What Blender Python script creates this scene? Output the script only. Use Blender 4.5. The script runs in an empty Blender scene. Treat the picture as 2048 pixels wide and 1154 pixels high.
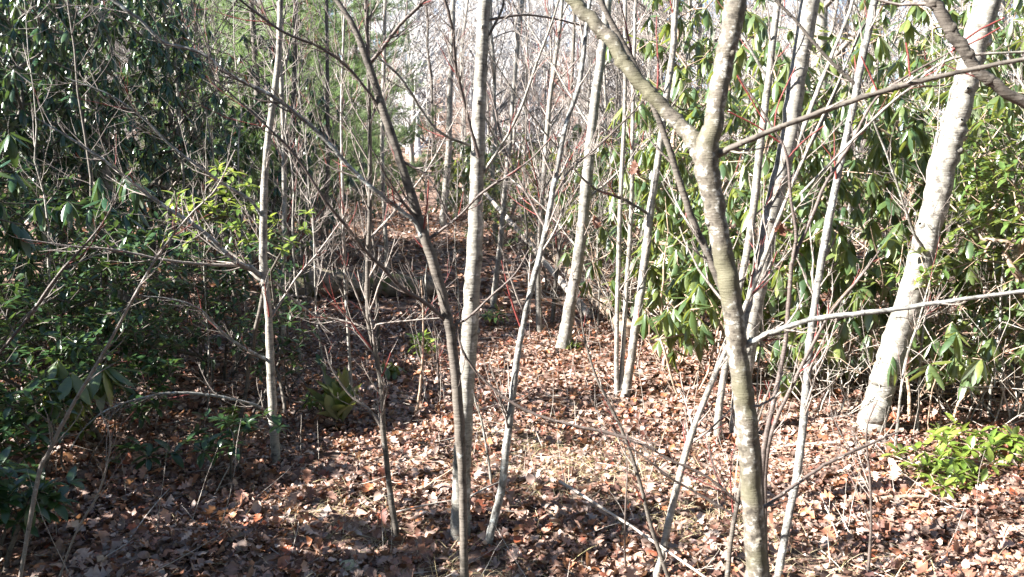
import bpy, math, random
import numpy as np
from mathutils import Vector, Matrix, Euler, noise as mnoise

SC = bpy.context.scene
COL = SC.collection
RAD = math.radians

# ------------------------------------------------------------------ camera
CAM_H, PITCH, LENS = 1.7, RAD(8.0), 28.0
cam_d = bpy.data.cameras.new('camera'); cam = bpy.data.objects.new('camera', cam_d)
COL.objects.link(cam); SC.camera = cam
cam.location = (0, 0, CAM_H); cam.rotation_euler = (RAD(90) - PITCH, 0, 0)
cam_d.lens = LENS; cam_d.sensor_width = 36; cam_d.clip_start = 0.05; cam_d.clip_end = 2000
cam_d.dof.use_dof = True; cam_d.dof.focus_distance = 6.0; cam_d.dof.aperture_fstop = 6.5

# ------------------------------------------------------------------ sky, sun, exposure
SUN_EL, SUN_BACK = RAD(33), RAD(16)        # sun stands to the left, a little behind the camera
world = bpy.data.worlds.new("World"); SC.world = world; world.use_nodes = True
wn = world.node_tree; bg = wn.nodes['Background']
sky = wn.nodes.new('ShaderNodeTexSky'); sky.sky_type = 'NISHITA'; sky.sun_disc = False
sky.sun_elevation = SUN_EL; sky.sun_rotation = RAD(270) - SUN_BACK
sky.air_density = 0.75; sky.dust_density = 0.3; sky.ozone_density = 1.0
wn.links.new(sky.outputs[0], bg.inputs[0]); bg.inputs[1].default_value = 0.05
sl = bpy.data.lights.new('sun', 'SUN'); sun = bpy.data.objects.new('sun', sl); COL.objects.link(sun)
sl.energy = 5.0; sl.angle = RAD(0.5); sl.color = (1.0, 0.965, 0.91)
sdir = Vector((-math.cos(SUN_BACK) * math.cos(SUN_EL), -math.sin(SUN_BACK) * math.cos(SUN_EL), math.sin(SUN_EL)))
sun.rotation_euler = sdir.to_track_quat('Z', 'Y').to_euler(); sun.location = (-20, -5, 20)
SC.view_settings.view_transform = 'Standard'; SC.view_settings.look = 'None'
SC.view_settings.gamma = 1; SC.view_settings.use_curve_mapping = False
SC.view_settings.exposure = 2.85
SC.render.engine = 'CYCLES'
SC.cycles.max_bounces = 8; SC.cycles.diffuse_bounces = 1; SC.cycles.transmission_bounces = 4

R = random.Random(11)
NR = np.random.RandomState(11)

# ------------------------------------------------------------------ geometry helpers
FPX = LENS / 36 * 2048
CP, SP = math.cos(PITCH), math.sin(PITCH)

def smooth(a, b, t):
    t = np.clip((t - a) / (b - a), 0, 1); return t * t * (3 - 2 * t)

def gz(x, y):
    """ground height"""
    x = np.asarray(x, float); y = np.asarray(y, float)
    z = 0.045 * np.sin(x * 0.9 + 0.7) * np.cos(y * 0.7 + 0.2) + 0.025 * np.sin(x * 2.3 + y * 1.7)
    z = z + 0.02 * np.sin(x * 5.1 - y * 3.3 + 1.0) * smooth(40, 10, y)
    z = z + 0.5 * smooth(9, 30, y) * smooth(6, -1, x) 
    z = z + 0.25 * smooth(1.5, 6, -x) + 0.2 * smooth(3, 8, x)
    hill = np.clip(y - 34, 0, None)
    amp = 0.215 - 0.13 * smooth(5, 45, x) + 0.02 * np.sin(x * 0.05)
    z = z + amp * hill * smooth(34, 60, y) - 0.0009 * np.clip(y - 90, 0, None) ** 2 * smooth(90, 200, y) * 0.7
    return z

def ray(u, v):
    a = (u - 1024) / FPX; b = (577 - v) / FPX
    return np.array([a, CP + b * SP, -SP + b * CP])

def at(u, v, Y):
    d = ray(u, v); return np.array([0, 0, CAM_H]) + d * (Y / d[1])

def on_ground(u, v):
    d = ray(u, v); t = 2.0
    for _ in range(4000):
        p = np.array([0, 0, CAM_H]) + d * t
        if p[2] <= float(gz(p[0], p[1])): break
        t += 0.01
    return p

def project(p):
    dx, dy, dz = p[0], p[1], p[2] - CAM_H
    w = dy * CP - dz * SP
    return 1024 + FPX * dx / w, 577 - FPX * (dy * SP + dz * CP) / w, w

def catmull(pts, k):
    """pts (n,d) -> smooth polyline with k steps a span"""
    pts = np.asarray(pts, float)
    P = np.vstack([2 * pts[0] - pts[1], pts, 2 * pts[-1] - pts[-2]])
    out = []
    for i in range(1, len(P) - 2):
        p0, p1, p2, p3 = P[i - 1:i + 3]
        for j in range(k):
            t = j / k
            out.append(0.5 * (2 * p1 + (p2 - p0) * t + (2 * p0 - 5 * p1 + 4 * p2 - p3) * t * t + (3 * p1 - p0 - 3 * p2 + p3) * t ** 3))
    out.append(P[-2]); return np.array(out)

class MB:
    """collects tubes and leaf-shaped patches into one mesh"""
    def __init__(s): s.v = []; s.f4 = []; s.f3 = []; s.n = 0
    def tube(s, pts, rad, sides=6, rough=0.0, closed_end=False):
        pts = np.asarray(pts, float); rad = np.asarray(rad, float); n = len(pts)
        if n < 2: return
        t = np.gradient(pts, axis=0); t /= (np.linalg.norm(t, axis=1)[:, None] + 1e-9)
        m = np.abs(t.mean(0)); ref = np.zeros(3); ref[int(np.argmin(m))] = 1
        a = np.cross(t, ref); a /= (np.linalg.norm(a, axis=1)[:, None] + 1e-9)
        b = np.cross(t, a)
        th = np.arange(sides) * 2 * np.pi / sides
        rr = rad[:, None] * (1 + (rough * NR.randn(n, sides) if rough else 0))
        ring = pts[:, None, :] + (np.cos(th)[None, :, None] * a[:, None, :] + np.sin(th)[None, :, None] * b[:, None, :]) * rr[..., None]
        s.v.append(ring.reshape(-1, 3))
        i = np.arange(n - 1)[:, None] * sides; j = np.arange(sides)[None, :]; j2 = (j + 1) % sides
        q = np.stack([i + j, i + j2, i + sides + j2, i + sides + j], -1).reshape(-1, 4) + s.n
        s.f4.append(q)
        s.n += n * sides
        if closed_end:
            for row, dirn in ((0, -1), (n - 1, 1)):
                s.v.append(pts[row][None, :] + t[row][None, :] * dirn * rad[row] * 0.15)
                k = np.arange(sides); base = s.n - n * sides if row == 0 else s.n - sides
                base = s._last0 + row * sides if False else (s.n - (n * sides if row == 0 else sides) - (0 if row == 0 else 1))
                tri = np.stack([base + k, base + (k + 1) % sides, np.full(sides, s.n)], -1)
                s.f3.append(tri); s.n += 1
    def patch(s, tv, tf, mats):
        """template verts (k,3), quad faces, mats (m,4,4) -> m copies"""
        mats = np.asarray(mats); 
        if len(mats) == 0: return
        k = len(tv); hv = np.hstack([tv, np.ones((k, 1))])
        v = np.einsum('mij,kj->mki', mats, hv)[..., :3].reshape(-1, 3)
        f = (tf[None] + (np.arange(len(mats)) * k)[:, None, None]).reshape(-1, tf.shape[1]) + s.n
        s.v.append(v); (s.f4 if tf.shape[1] == 4 else s.f3).append(f); s.n += k * len(mats)
    def build(s, name, mat, parent=None, loc=None, smooth_=True):
        me = bpy.data.meshes.new(name)
        loc = np.array(loc if loc is not None else (0, 0, 0), float)
        if s.n:
            v = np.vstack(s.v) - loc
            me.vertices.add(len(v)); me.vertices.foreach_set('co', v.astype(np.float32).ravel())
            f4 = np.vstack(s.f4) if s.f4 else np.zeros((0, 4), int); f3 = np.vstack(s.f3) if s.f3 else np.zeros((0, 3), int)
            nl = f4.size + f3.size; me.loops.add(nl)
            me.loops.foreach_set('vertex_index', np.concatenate([f4.ravel(), f3.ravel()]).astype(np.int32))
            me.polygons.add(len(f4) + len(f3))
            st = np.concatenate([np.arange(len(f4)) * 4, f4.size + np.arange(len(f3)) * 3]).astype(np.int32)
            me.polygons.foreach_set('loop_start', st)
            me.polygons.foreach_set('use_smooth', np.full(len(st), smooth_))
            me.update(calc_edges=True); me.validate()
        me.materials.append(mat)
        o = bpy.data.objects.new(name, me); COL.objects.link(o)
        if parent is not None: o.parent = parent
        else: o.location = loc
        return o

def thing(name, label, cat, loc, group=None):
    o = bpy.data.objects.new(name, None); COL.objects.link(o); o.empty_display_size = 0.2
    o.location = loc; o['label'] = label; o['category'] = cat
    if group: o['group'] = group
    return o
def tag(o, label, cat, group=None, kind=None):
    if label: o['label'] = label
    if cat: o['category'] = cat
    if group: o['group'] = group
    if kind: o['kind'] = kind
    return o
def dup(root, loc, rotz=0, scale=1, label=None, group=None):
    r = root.copy(); COL.objects.link(r); r.location = loc; r.rotation_euler = (0, 0, rotz); r.scale = (scale,) * 3
    if label: r['label'] = label
    if group: r['group'] = group
    for ch in list(root.children):
        c = ch.copy(); COL.objects.link(c); c.parent = r
        for g in ch.children:
            d = g.copy(); COL.objects.link(d); d.parent = c
    return r

# ------------------------------------------------------------------ materials
def new_mat(name):
    m = bpy.data.materials.new(name); m.use_nodes = True
    nt = m.node_tree; p = nt.nodes['Principled BSDF']; return m, nt, p
def N(nt, t, **kw):
    n = nt.nodes.new(t)
    for k, v in kw.items(): setattr(n, k, v)
    return n
def ramp(nt, stops, interp='LINEAR'):
    r = N(nt, 'ShaderNodeValToRGB'); e = r.color_ramp.elements; r.color_ramp.interpolation = interp
    while len(e) < len(stops): e.new(0.5)
    for q, (p, c) in zip(e, stops): q.position = p; q.color = (*c, 1)
    return r

def bark(name, base, light, dark, scale=22, blotch=0.55, rings=0.35, rough=0.75, moss=None):
    m, nt, p = new_mat(name); L = nt.links.new
    tc = N(nt, 'ShaderNodeTexCoord')
    n1 = N(nt, 'ShaderNodeTexNoise'); n1.inputs['Scale'].default_value = scale; n1.inputs['Detail'].default_value = 5; n1.inputs['Roughness'].default_value = .62
    L(tc.outputs['Object'], n1.inputs['Vector'])
    r1 = ramp(nt, [(0.36, dark), (0.47, base), (blotch, base), (blotch + 0.06, light)])
    L(n1.outputs[0], r1.inputs[0])
    mp = N(nt, 'ShaderNodeMapping'); mp.inputs['Scale'].default_value = (1, 1, 9)
    L(tc.outputs['Object'], mp.inputs[0])
    n2 = N(nt, 'ShaderNodeTexNoise'); n2.inputs['Scale'].default_value = scale * 0.8; n2.inputs['Detail'].default_value = 4
    L(mp.outputs[0], n2.inputs['Vector'])
    r2 = ramp(nt, [(0.35, (0.45, 0.42, 0.4)), (0.55, (1, 1, 1))]); L(n2.outputs[0], r2.inputs[0])
    mx = N(nt, 'ShaderNodeMix', data_type='RGBA', blend_type='MULTIPLY'); mx.inputs[0].default_value = rings
    L(r1.outputs[0], mx.inputs[6]); L(r2.outputs[0], mx.inputs[7])
    out = mx.outputs[2]
    if moss:
        n3 = N(nt, 'ShaderNodeTexNoise'); n3.inputs['Scale'].default_value = 5; n3.inputs['Detail'].default_value = 6
        L(tc.outputs['Object'], n3.inputs['Vector'])
        r3 = ramp(nt, [(0.5, (0, 0, 0)), (0.62, (1, 1, 1))]); L(n3.outputs[0], r3.inputs[0])
        m2 = N(nt, 'ShaderNodeMix', data_type='RGBA'); L(r3.outputs[0], m2.inputs[0]); L(out, m2.inputs[6]); m2.inputs[7].default_value = (*moss, 1)
        out = m2.outputs[2]
    L(out, p.inputs['Base Color']); p.inputs['Roughness'].default_value = rough
    p.inputs['Specular IOR Level'].default_value = 0.25
    bp = N(nt, 'ShaderNodeBump'); bp.inputs['Strength'].default_value = 0.5; bp.inputs['Distance'].default_value = 0.006
    ad = N(nt, 'ShaderNodeMath', operation='ADD'); L(n1.outputs[0], ad.inputs[0]); L(n2.outputs[0], ad.inputs[1])
    L(ad.outputs[0], bp.inputs['Height']); L(bp.outputs[0], p.inputs['Normal'])
    return m

M = {}
M['pale'] = bark('pale_smooth_bark', (.22, .207, .18), (.42, .40, .37), (.095, .086, .074), 22, .58, .6)
M['mottled'] = bark('mottled_lichen_bark', (.115, .10, .08), (.33, .32, .29), (.045, .038, .03), 44, .54, .18, moss=(.10, .092, .06))  # base tone darkened to stand in for shadow on the near fork
M['grey'] = bark('grey_bark', (.25, .23, .20), (.44, .43, .40), (.10, .09, .08), 24, .6, .5)
M['dark'] = bark('dark_bark', (.11, .095, .08), (.26, .26, .25), (.045, .038, .032), 24, .64, .5)
M['lichen'] = bark('blue_grey_lichen_bark', (.20, .195, .18), (.40, .43, .42), (.08, .075, .07), 38, .56, .3)
M['twig'] = bark('twig_bark', (.24, .205, .18), (.40, .37, .34), (.10, .08, .07), 40, .6, .2, .5)
M['darktwig'] = bark('dark_twig_bark', (.10, .078, .068), (.2, .18, .17), (.05, .04, .035), 40, .62, .2, .5)
M['red'] = bark('red_shoot_bark', (.17, .04, .035), (.25, .09, .07), (.09, .022, .02), 40, .6, .1, .4)
M['tan'] = bark('tan_flaky_bark', (.30, .215, .155), (.44, .36, .29), (.13, .085, .06), 26, .56, .5)
M['far'] = bark('far_grey_bark', (.50, .49, .48), (.58, .57, .56), (.36, .35, .34), 5, .6, .3, .9)  # lighter than real bark, brightness of the lit distance put into the colour
M['log'] = bark('rotting_log_wood', (.22, .18, .14), (.38, .35, .30), (.06, .05, .04), 9, .6, .4, .9, moss=(.09, .10, .04))
M['deadwood'] = bark('bleached_deadwood', (.36, .32, .28), (.52, .49, .45), (.16, .13, .11), 30, .6, .3, .85)

def leaf_mat(name, cols, trans, tfac=0.35, rough=0.35, spec=0.5, vein=0.0):
    m, nt, p = new_mat(name); L = nt.links.new
    g = N(nt, 'ShaderNodeNewGeometry'); oi = N(nt, 'ShaderNodeObjectInfo')
    ad = N(nt, 'ShaderNodeMath', operation='ADD'); L(g.outputs['Random Per Island'], ad.inputs[0]); L(oi.outputs['Random'], ad.inputs[1])
    fr = N(nt, 'ShaderNodeMath', operation='FRACT'); L(ad.outputs[0], fr.inputs[0])
    r = ramp(nt, [(i / max(1, len(cols) - 1), c) for i, c in enumerate(cols)]); L(fr.outputs[0], r.inputs[0])
    tc = N(nt, 'ShaderNodeTexCoord'); n1 = N(nt, 'ShaderNodeTexNoise'); n1.inputs['Scale'].default_value = 45; n1.inputs['Detail'].default_value = 3
    L(tc.outputs['Object'], n1.inputs['Vector'])
    r2 = ramp(nt, [(.3, (.7, .7, .7)), (.7, (1.25, 1.2, 1.15))]); L(n1.outputs[0], r2.inputs[0])
    mx = N(nt, 'ShaderNodeMix', data_type='RGBA', blend_type='MULTIPLY'); mx.inputs[0].default_value = 1
    L(r.outputs[0], mx.inputs[6]); L(r2.outputs[0], mx.inputs[7])
    # paler underside
    bk = N(nt, 'ShaderNodeMix', data_type='RGBA'); L(g.outputs['Backfacing'], bk.inputs[0]); L(mx.outputs[2], bk.inputs[6])
    lt = N(nt, 'ShaderNodeMix', data_type='RGBA'); lt.inputs[0].default_value = .3; L(mx.outputs[2], lt.inputs[6]); lt.inputs[7].default_value = (.42, .44, .36, 1) if trans[1] > trans[0] else (.40, .33, .28, 1)
    L(lt.outputs[2], bk.inputs[7])
    L(bk.outputs[2], p.inputs['Base Color']); p.inputs['Roughness'].default_value = rough; p.inputs['Specular IOR Level'].default_value = spec
    bp = N(nt, 'ShaderNodeBump'); bp.inputs['Strength'].default_value = 0.25; bp.inputs['Distance'].default_value = 0.004; L(n1.outputs[0], bp.inputs['Height']); L(bp.outputs[0], p.inputs['Normal'])
    t = N(nt, 'ShaderNodeBsdfTranslucent'); t.inputs[0].default_value = (*trans, 1)
    ms = N(nt, 'ShaderNodeMixShader'); ms.inputs[0].default_value = tfac
    L(p.outputs[0], ms.inputs[1]); L(t.outputs[0], ms.inputs[2]); L(ms.outputs[0], nt.nodes['Material Output'].inputs[0])
    return m
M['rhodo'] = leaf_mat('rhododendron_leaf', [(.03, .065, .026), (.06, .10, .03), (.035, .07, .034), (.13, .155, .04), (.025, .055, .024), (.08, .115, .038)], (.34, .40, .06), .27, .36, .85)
M['rhodo_dark'] = leaf_mat('shaded_rhododendron_leaf', [(.018, .05, .022), (.03, .065, .025), (.025, .06, .03), (.05, .08, .025)], (.10, .17, .03), .15, .27, .6)  # darker copy of the rhododendron leaf, shade put into its colours
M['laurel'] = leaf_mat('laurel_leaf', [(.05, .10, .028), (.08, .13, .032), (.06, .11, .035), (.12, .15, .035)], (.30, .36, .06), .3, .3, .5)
M['laurel_dark'] = leaf_mat('shade_darkened_laurel_leaf', [(.02, .05, .018), (.03, .068, .02), (.024, .055, .024), (.045, .08, .02)], (.10, .17, .03), .2, .3, .5)  # laurel leaf darkened, the left thicket's shade put into its colours
M['fresh'] = leaf_mat('fresh_yellow_green_leaf', [(.06, .12, .028), (.11, .18, .035), (.15, .20, .045), (.08, .14, .03)], (.36, .44, .07), .32, .32, .5)
M['bright'] = leaf_mat('bright_yellow_green_leaf', [(.09, .165, .03), (.14, .21, .035), (.17, .22, .045), (.10, .16, .03)], (.38, .46, .07), .32, .35, .5)
M['strap'] = leaf_mat('yellowing_strap_leaf', [(.045, .085, .02), (.09, .12, .025), (.055, .09, .02)], (.26, .28, .04), .3, .35, .5)
M['needle'] = leaf_mat('pine_needle', [(.11, .20, .07), (.15, .24, .09), (.18, .27, .10)], (.26, .38, .11), .38, .5, .3)
M['litter'] = leaf_mat('fallen_leaf', [(.20, .095, .065), (.05, .026, .022), (.30, .145, .085), (.11, .045, .033), (.46, .32, .26), (.27, .075, .032), (.06, .034, .032), (.36, .14, .06), (.50, .41, .36), (.085, .045, .038), (.25, .16, .125), (.07, .032, .026), (.16, .08, .055), (.04, .022, .02)], (.40, .20, .09), .14, .5, .35)
M['brownleaf'] = leaf_mat('withered_hanging_leaf', [(.13, .06, .042), (.19, .09, .06)], (.22, .09, .05), .2, .6, .3)
M['straw'] = leaf_mat('dry_straw_grass', [(.42, .35, .22), (.5, .44, .3), (.32, .25, .15), (.38, .35, .16)], (.5, .42, .25), .25, .6, .3)

def ground_mat():
    m, nt, p = new_mat('forest_floor_soil'); L = nt.links.new
    tc = N(nt, 'ShaderNodeTexCoord')
    vo = N(nt, 'ShaderNodeTexVoronoi'); vo.inputs['Scale'].default_value = 9; vo.inputs['Randomness'].default_value = 1
    L(tc.outputs['Object'], vo.inputs['Vector'])
    sx = N(nt, 'ShaderNodeSeparateColor'); L(vo.outputs['Color'], sx.inputs[0])
    r = ramp(nt, [(0, (.05, .032, .026)), (.3, (.15, .085, .06)), (.6, (.30, .21, .165)), (.8, (.10, .06, .045)), (1, (.38, .31, .26))]); L(sx.outputs[0], r.inputs[0])
    n = N(nt, 'ShaderNodeTexNoise'); n.inputs['Scale'].default_value = 3; n.inputs['Detail'].default_value = 8; L(tc.outputs['Object'], n.inputs['Vector'])
    r2 = ramp(nt, [(.35, (.45, .42, .4)), (.65, (1.1, 1.1, 1.1))]); L(n.outputs[0], r2.inputs[0])
    mx = N(nt, 'ShaderNodeMix', data_type='RGBA', blend_type='MULTIPLY'); mx.inputs[0].default_value = 1
    L(r.outputs[0], mx.inputs[6]); L(r2.outputs[0], mx.inputs[7]); L(mx.outputs[2], p.inputs['Base Color'])
    p.inputs['Roughness'].default_value = .95; p.inputs['Specular IOR Level'].default_value = .1
    bp = N(nt, 'ShaderNodeBump'); bp.inputs['Strength'].default_value = .8; bp.inputs['Distance'].default_value = .03; L(vo.outputs['Distance'], bp.inputs['Height']); L(bp.outputs[0], p.inputs['Normal'])
    return m
M['ground'] = ground_mat()
def stone_mat():
    m, nt, p = new_mat('mossy_stone'); L = nt.links.new
    n = N(nt, 'ShaderNodeTexNoise'); n.inputs['Scale'].default_value = 18; n.inputs['Detail'].default_value = 6
    tc = N(nt, 'ShaderNodeTexCoord'); L(tc.outputs['Object'], n.inputs['Vector'])
    r = ramp(nt, [(.35, (.12, .12, .09)), (.55, (.24, .25, .16)), (.7, (.34, .33, .29))]); L(n.outputs[0], r.inputs[0]); L(r.outputs[0], p.inputs['Base Color'])
    p.inputs['Roughness'].default_value = .9; return m
M['stone'] = stone_mat()

# ------------------------------------------------------------------ leaf templates (x along the leaf, z up)
def leaf_template(st, hw, length, width, curl=0.0, fold=0.0, wave=0.0, droop=0.0, seed=0):
    rr = random.Random(seed); v = []
    for t, w in zip(st, hw):
        x = t * length; z = curl * length * (t - .4) ** 2 - droop * length * t * t + wave * length * math.sin(t * 9 + seed)
        a = rr.uniform(-.15, .15) * w * width if wave else 0
        v += [(x, w * width + a, z + fold * w * width), (x, 0, z), (x, -w * width + a, z + fold * w * width * (1 if not wave else rr.uniform(.2, 1.6)))]
    f = []
    for i in range(len(st) - 1):
        k = i * 3; f += [(k, k + 1, k + 4, k + 3), (k + 1, k + 2, k + 5, k + 4)]
    return np.array(v), np.array(f)
EL = ([0, .14, .38, .65, .87, 1], [.06, .55, 1, .92, .5, .03])
EL4 = ([0, .3, .7, 1], [.06, .95, .85, .03])
OAK = ([0, .10, .20, .28, .40, .48, .60, .68, .80, .90, 1], [.04, .18, .5, .22, .85, .30, 1.0, .38, .72, .30, .04])
RH = [leaf_template(*EL, .165, .0235, fold=-.35, droop=d, seed=i) for i, d in enumerate((.15, .3, .05, .45))]
RH4 = [leaf_template(*EL4, .165, .0235, fold=-.35, droop=d, seed=i) for i, d in enumerate((.15, .3))]
LA = [leaf_template(*EL, .078, .016, fold=.3, droop=d, seed=i) for i, d in enumerate((.1, .25, .4))]
LA4 = [leaf_template(*EL4, .078, .016, fold=.3, droop=d, seed=i) for i, d in enumerate((.1, .3))]
ST = [leaf_template(*EL, .19, .032, fold=.3, droop=d, seed=i) for i, d in enumerate((.1, .25))]
LO = [leaf_template(*OAK, .135, .052, curl=c, fold=f, wave=.05, seed=i) for i, (c, f) in enumerate([(.3, .3), (-.5, -.3), (.8, .6), (-.2, .5), (.1, -.2), (1.1, .3)])]
LE = [leaf_template(*EL, .095, .031, curl=c, fold=f, wave=.05, seed=i) for i, (c, f) in enumerate([(.5, .5), (-.6, -.4), (1.1, .9), (-.2, .7), (.2, -.8), (1.4, .2)])]
LE4 = [leaf_template(*EL4, .10, .036, curl=c, fold=f, wave=.05, seed=i) for i, (c, f) in enumerate([(.8, .5), (-.7, -.5), (1.2, .9)])]

def mats_from(pos, xdir, up, scale):
    """frames: x axis along xdir, z near up"""
    x = xdir / (np.linalg.norm(xdir, axis=1)[:, None] + 1e-9)
    y = np.cross(up, x); y /= (np.linalg.norm(y, axis=1)[:, None] + 1e-9); z = np.cross(x, y)
    m = np.zeros((len(pos), 4, 4)); s = np.asarray(scale).reshape(-1, 1) * np.ones((len(pos), 1))
    m[:, :3, 0] = x * s; m[:, :3, 1] = y * s; m[:, :3, 2] = z * s; m[:, :3, 3] = pos; m[:, 3, 3] = 1
    return m

def in_frame(p, mg=40):
    u, v, w = project(p); return w > .5 and -mg < u < 2048 + mg and -mg < v < 1154 + mg

# ------------------------------------------------------------------ GROUND (structure)
def build_ground():
    xs = np.concatenate([np.arange(-260, -16, 8), np.arange(-16, 16, .16), np.arange(16, 268, 8)])
    ys = np.concatenate([np.arange(-60, -2, 6), np.arange(-2, 24, .16), np.arange(24, 60, 2), np.arange(60, 420, 8)])
    X, Y = np.meshgrid(xs, ys); Z = gz(X, Y) + 0.012 * NR.randn(*X.shape) * ((np.abs(X) < 16) & (Y > -2) & (Y < 24))
    mb = MB(); mb.v.append(np.stack([X, Y, Z], -1).reshape(-1, 3)); nx, ny = len(xs), len(ys)
    i = np.arange(ny - 1)[:, None] * nx; j = np.arange(nx - 1)[None]
    mb.f4.append(np.stack([i + j, i + j + 1, i + nx + j + 1, i + nx + j], -1).reshape(-1, 4)); mb.n = nx * ny
    o = mb.build('forest_ground', M['ground']); o['kind'] = 'structure'; o['label'] = 'leaf covered forest ground with a bare hillside rising behind'
build_ground()

# ------------------------------------------------------------------ twigs and trees
def twig_curve(p, d, length, bend=.25, n=5, up=.15):
    d = np.array(d, float); d /= np.linalg.norm(d) + 1e-9; pts = [np.array(p, float)]
    for _ in range(n):
        d = d + NR.randn(3) * bend * .35 + np.array([0, 0, up]) * .5; d /= np.linalg.norm(d)
        pts.append(pts[-1] + d * length / n)
    return np.array(pts)
def side_dir(t, spread=.9):
    r = NR.randn(3); r -= t * r.dot(t); r /= np.linalg.norm(r) + 1e-9
    return t * (1 - spread * .6) + r * spread
def add_twigs(mb, pts, rad, n, lmin, lmax, levels=1, up=.15, t0=.1, red=None, sides=4, rr=.45, fwd=.55):
    if red is not None: n = int(n * 2.3)
    """n side twigs along a polyline"""
    pts = np.asarray(pts); L = len(pts)
    for _ in range(n):
        q = t0 + (1 - t0) * NR.rand(); f = q * (L - 1.001); i = int(f); fr = f - i
        p = pts[i] * (1 - fr) + pts[i + 1] * fr; t = pts[i + 1] - pts[i]; t /= np.linalg.norm(t) + 1e-9
        d = side_dir(t, .75); d = d / np.linalg.norm(d) + t * fwd
        ln = lmin + (lmax - lmin) * NR.rand() ** 1.5
        c = twig_curve(p, d, ln, up=up, n=4 if levels == 0 else 6)
        r0 = max(.0009, min(rad[i] * rr, .004 + ln * .006)); rs = np.linspace(r0, max(.0007, r0 * .3), len(c))
        tgt = mb if red is None or NR.rand() > .15 else red
        tgt.tube(c, rs, sides)
        if levels > 0: add_twigs(mb, c, rs, max(1, int(ln * 9)), lmin * .5, ln * .5, levels - 1, up, .2, red, 3, .7, fwd)

class Traced:
    """a tree traced in the photograph: polylines of (u, v, width px) at distance Y"""
    def __init__(s, name, label, cat, base_uv=None, Y=None, bark='grey', group=None, twigmat='twig', ws=.75):
        s.ws = ws
        if base_uv is not None:
            g = on_ground(*base_uv); s.Y = g[1]; s.base = g
        else: s.Y = Y; s.base = None
        s.name, s.label, s.cat, s.bark, s.group = name, label, cat, bark, group
        s.root = None; s.tw = MB(); s.redmb = MB(); s.twigmat = twigmat
    def pts3(s, pts, dY=0.0, k=5, Y0=None):
        Y0 = s.Y if Y0 is None else Y0; n = len(pts); P = []; Rr = []
        for i, (u, v, w) in enumerate(pts):
            Y = Y0 + dY * i / max(1, n - 1); p = at(u, v, Y); P.append(p); Rr.append(w * s.ws / 2 / FPX * project(p)[2])
        C = catmull(np.hstack([np.array(P), np.array(Rr)[:, None]]), k)
        return C[:, :3], np.maximum(C[:, 3], .0008)
    def trunk(s, pts, dY=0.0, extend_down=0.0, sides=12, name='trunk', flare=1.0, knots=0, twigs=0, tl=(.1, .4), lv=1):
        P, Rr = s.pts3(pts, dY, 7)
        if s.base is None:       # carry the stem down to the ground below the frame
            p0 = P[0]; t = P[0] - P[3]; t = t / np.linalg.norm(t)
            if t[2] > -.3: t = np.array([0, 0, -1.])
            ln = (p0[2] - float(gz(p0[0], p0[1]))) / -t[2] + .05
            m = max(2, int(ln / .12)); ex = np.array([p0 + t * ln * (1 - j / m) for j in range(m)])
            P = np.vstack([ex, P]); Rr = np.concatenate([np.linspace(Rr[0] * 1.25, Rr[0], m), Rr])
            s.base = np.array([P[0][0], P[0][1], float(gz(P[0][0], P[0][1]))])
        else:
            P = np.vstack([P[0] - np.array([0, 0, .12]), P]); Rr = np.concatenate([[Rr[0] * 1.15], Rr])
        h = P[:, 2] - s.base[2]
        Rr = Rr * (1 + (flare - 1) * np.exp(-np.clip(h, 0, 9) / .09))
        P = P + NR.randn(*P.shape) * (Rr * .05)[:, None]
        Rr = Rr * (1 + .018 * NR.randn(len(Rr)))
        if s.root is None: s.root = thing(s.name, s.label, s.cat, s.base, s.group)
        mb = MB(); mb.tube(P, Rr, sides, .012)
        for _ in range(knots):
            i = NR.randint(2, len(P) - 2); a = side_dir((P[i + 1] - P[i]) / np.linalg.norm(P[i + 1] - P[i]), 1.3); a /= np.linalg.norm(a)
            q = P[i] + a * Rr[i] * .8; mb.tube(np.array([q, q + a * Rr[i] * .35, q + a * Rr[i] * .45]), np.array([.42, .3, .12]) * Rr[i], 7)
        mb.build(name, M[s.bark], s.root, s.base)
        if twigs: add_twigs(s.tw, P, Rr, twigs, *tl, lv, red=s.redmb, t0=.25, fwd=.8)
        return P, Rr
    def branch(s, pts, dY=0.0, Y0=None, mat=None, sides=8, twigs=6, tl=(.05, .25), lv=1, name='branch'):
        P, Rr = s.pts3(pts, dY, 6, Y0)
        P = P + NR.randn(*P.shape) * (Rr * .12)[:, None]
        mb = MB(); mb.tube(P, Rr, sides, .04)
        for i in range(2, len(P) - 1, 5):      # leaf-scar nodes
            t = P[i + 1] - P[i]; t = t / (np.linalg.norm(t) + 1e-9)
            mb.tube(np.array([P[i] - t * Rr[i] * .8, P[i], P[i] + t * Rr[i] * .8]), np.array([.9, 1.28, .9]) * Rr[i], 6)
        mb.build(name, M[mat or s.bark], s.root, s.base)
        if twigs: add_twigs(s.tw, P, Rr, twigs, *tl, lv, red=s.redmb)
        return P, Rr
    def done(s):
        if s.tw.n: s.tw.build('fine_twigs', M[s.twigmat], s.root, s.base)['kind'] = 'stuff'
        if s.redmb.n: s.redmb.build('red_shoots', M['red'], s.root, s.base)['kind'] = 'stuff'

G1 = 'saplings standing in the foreground'
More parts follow.
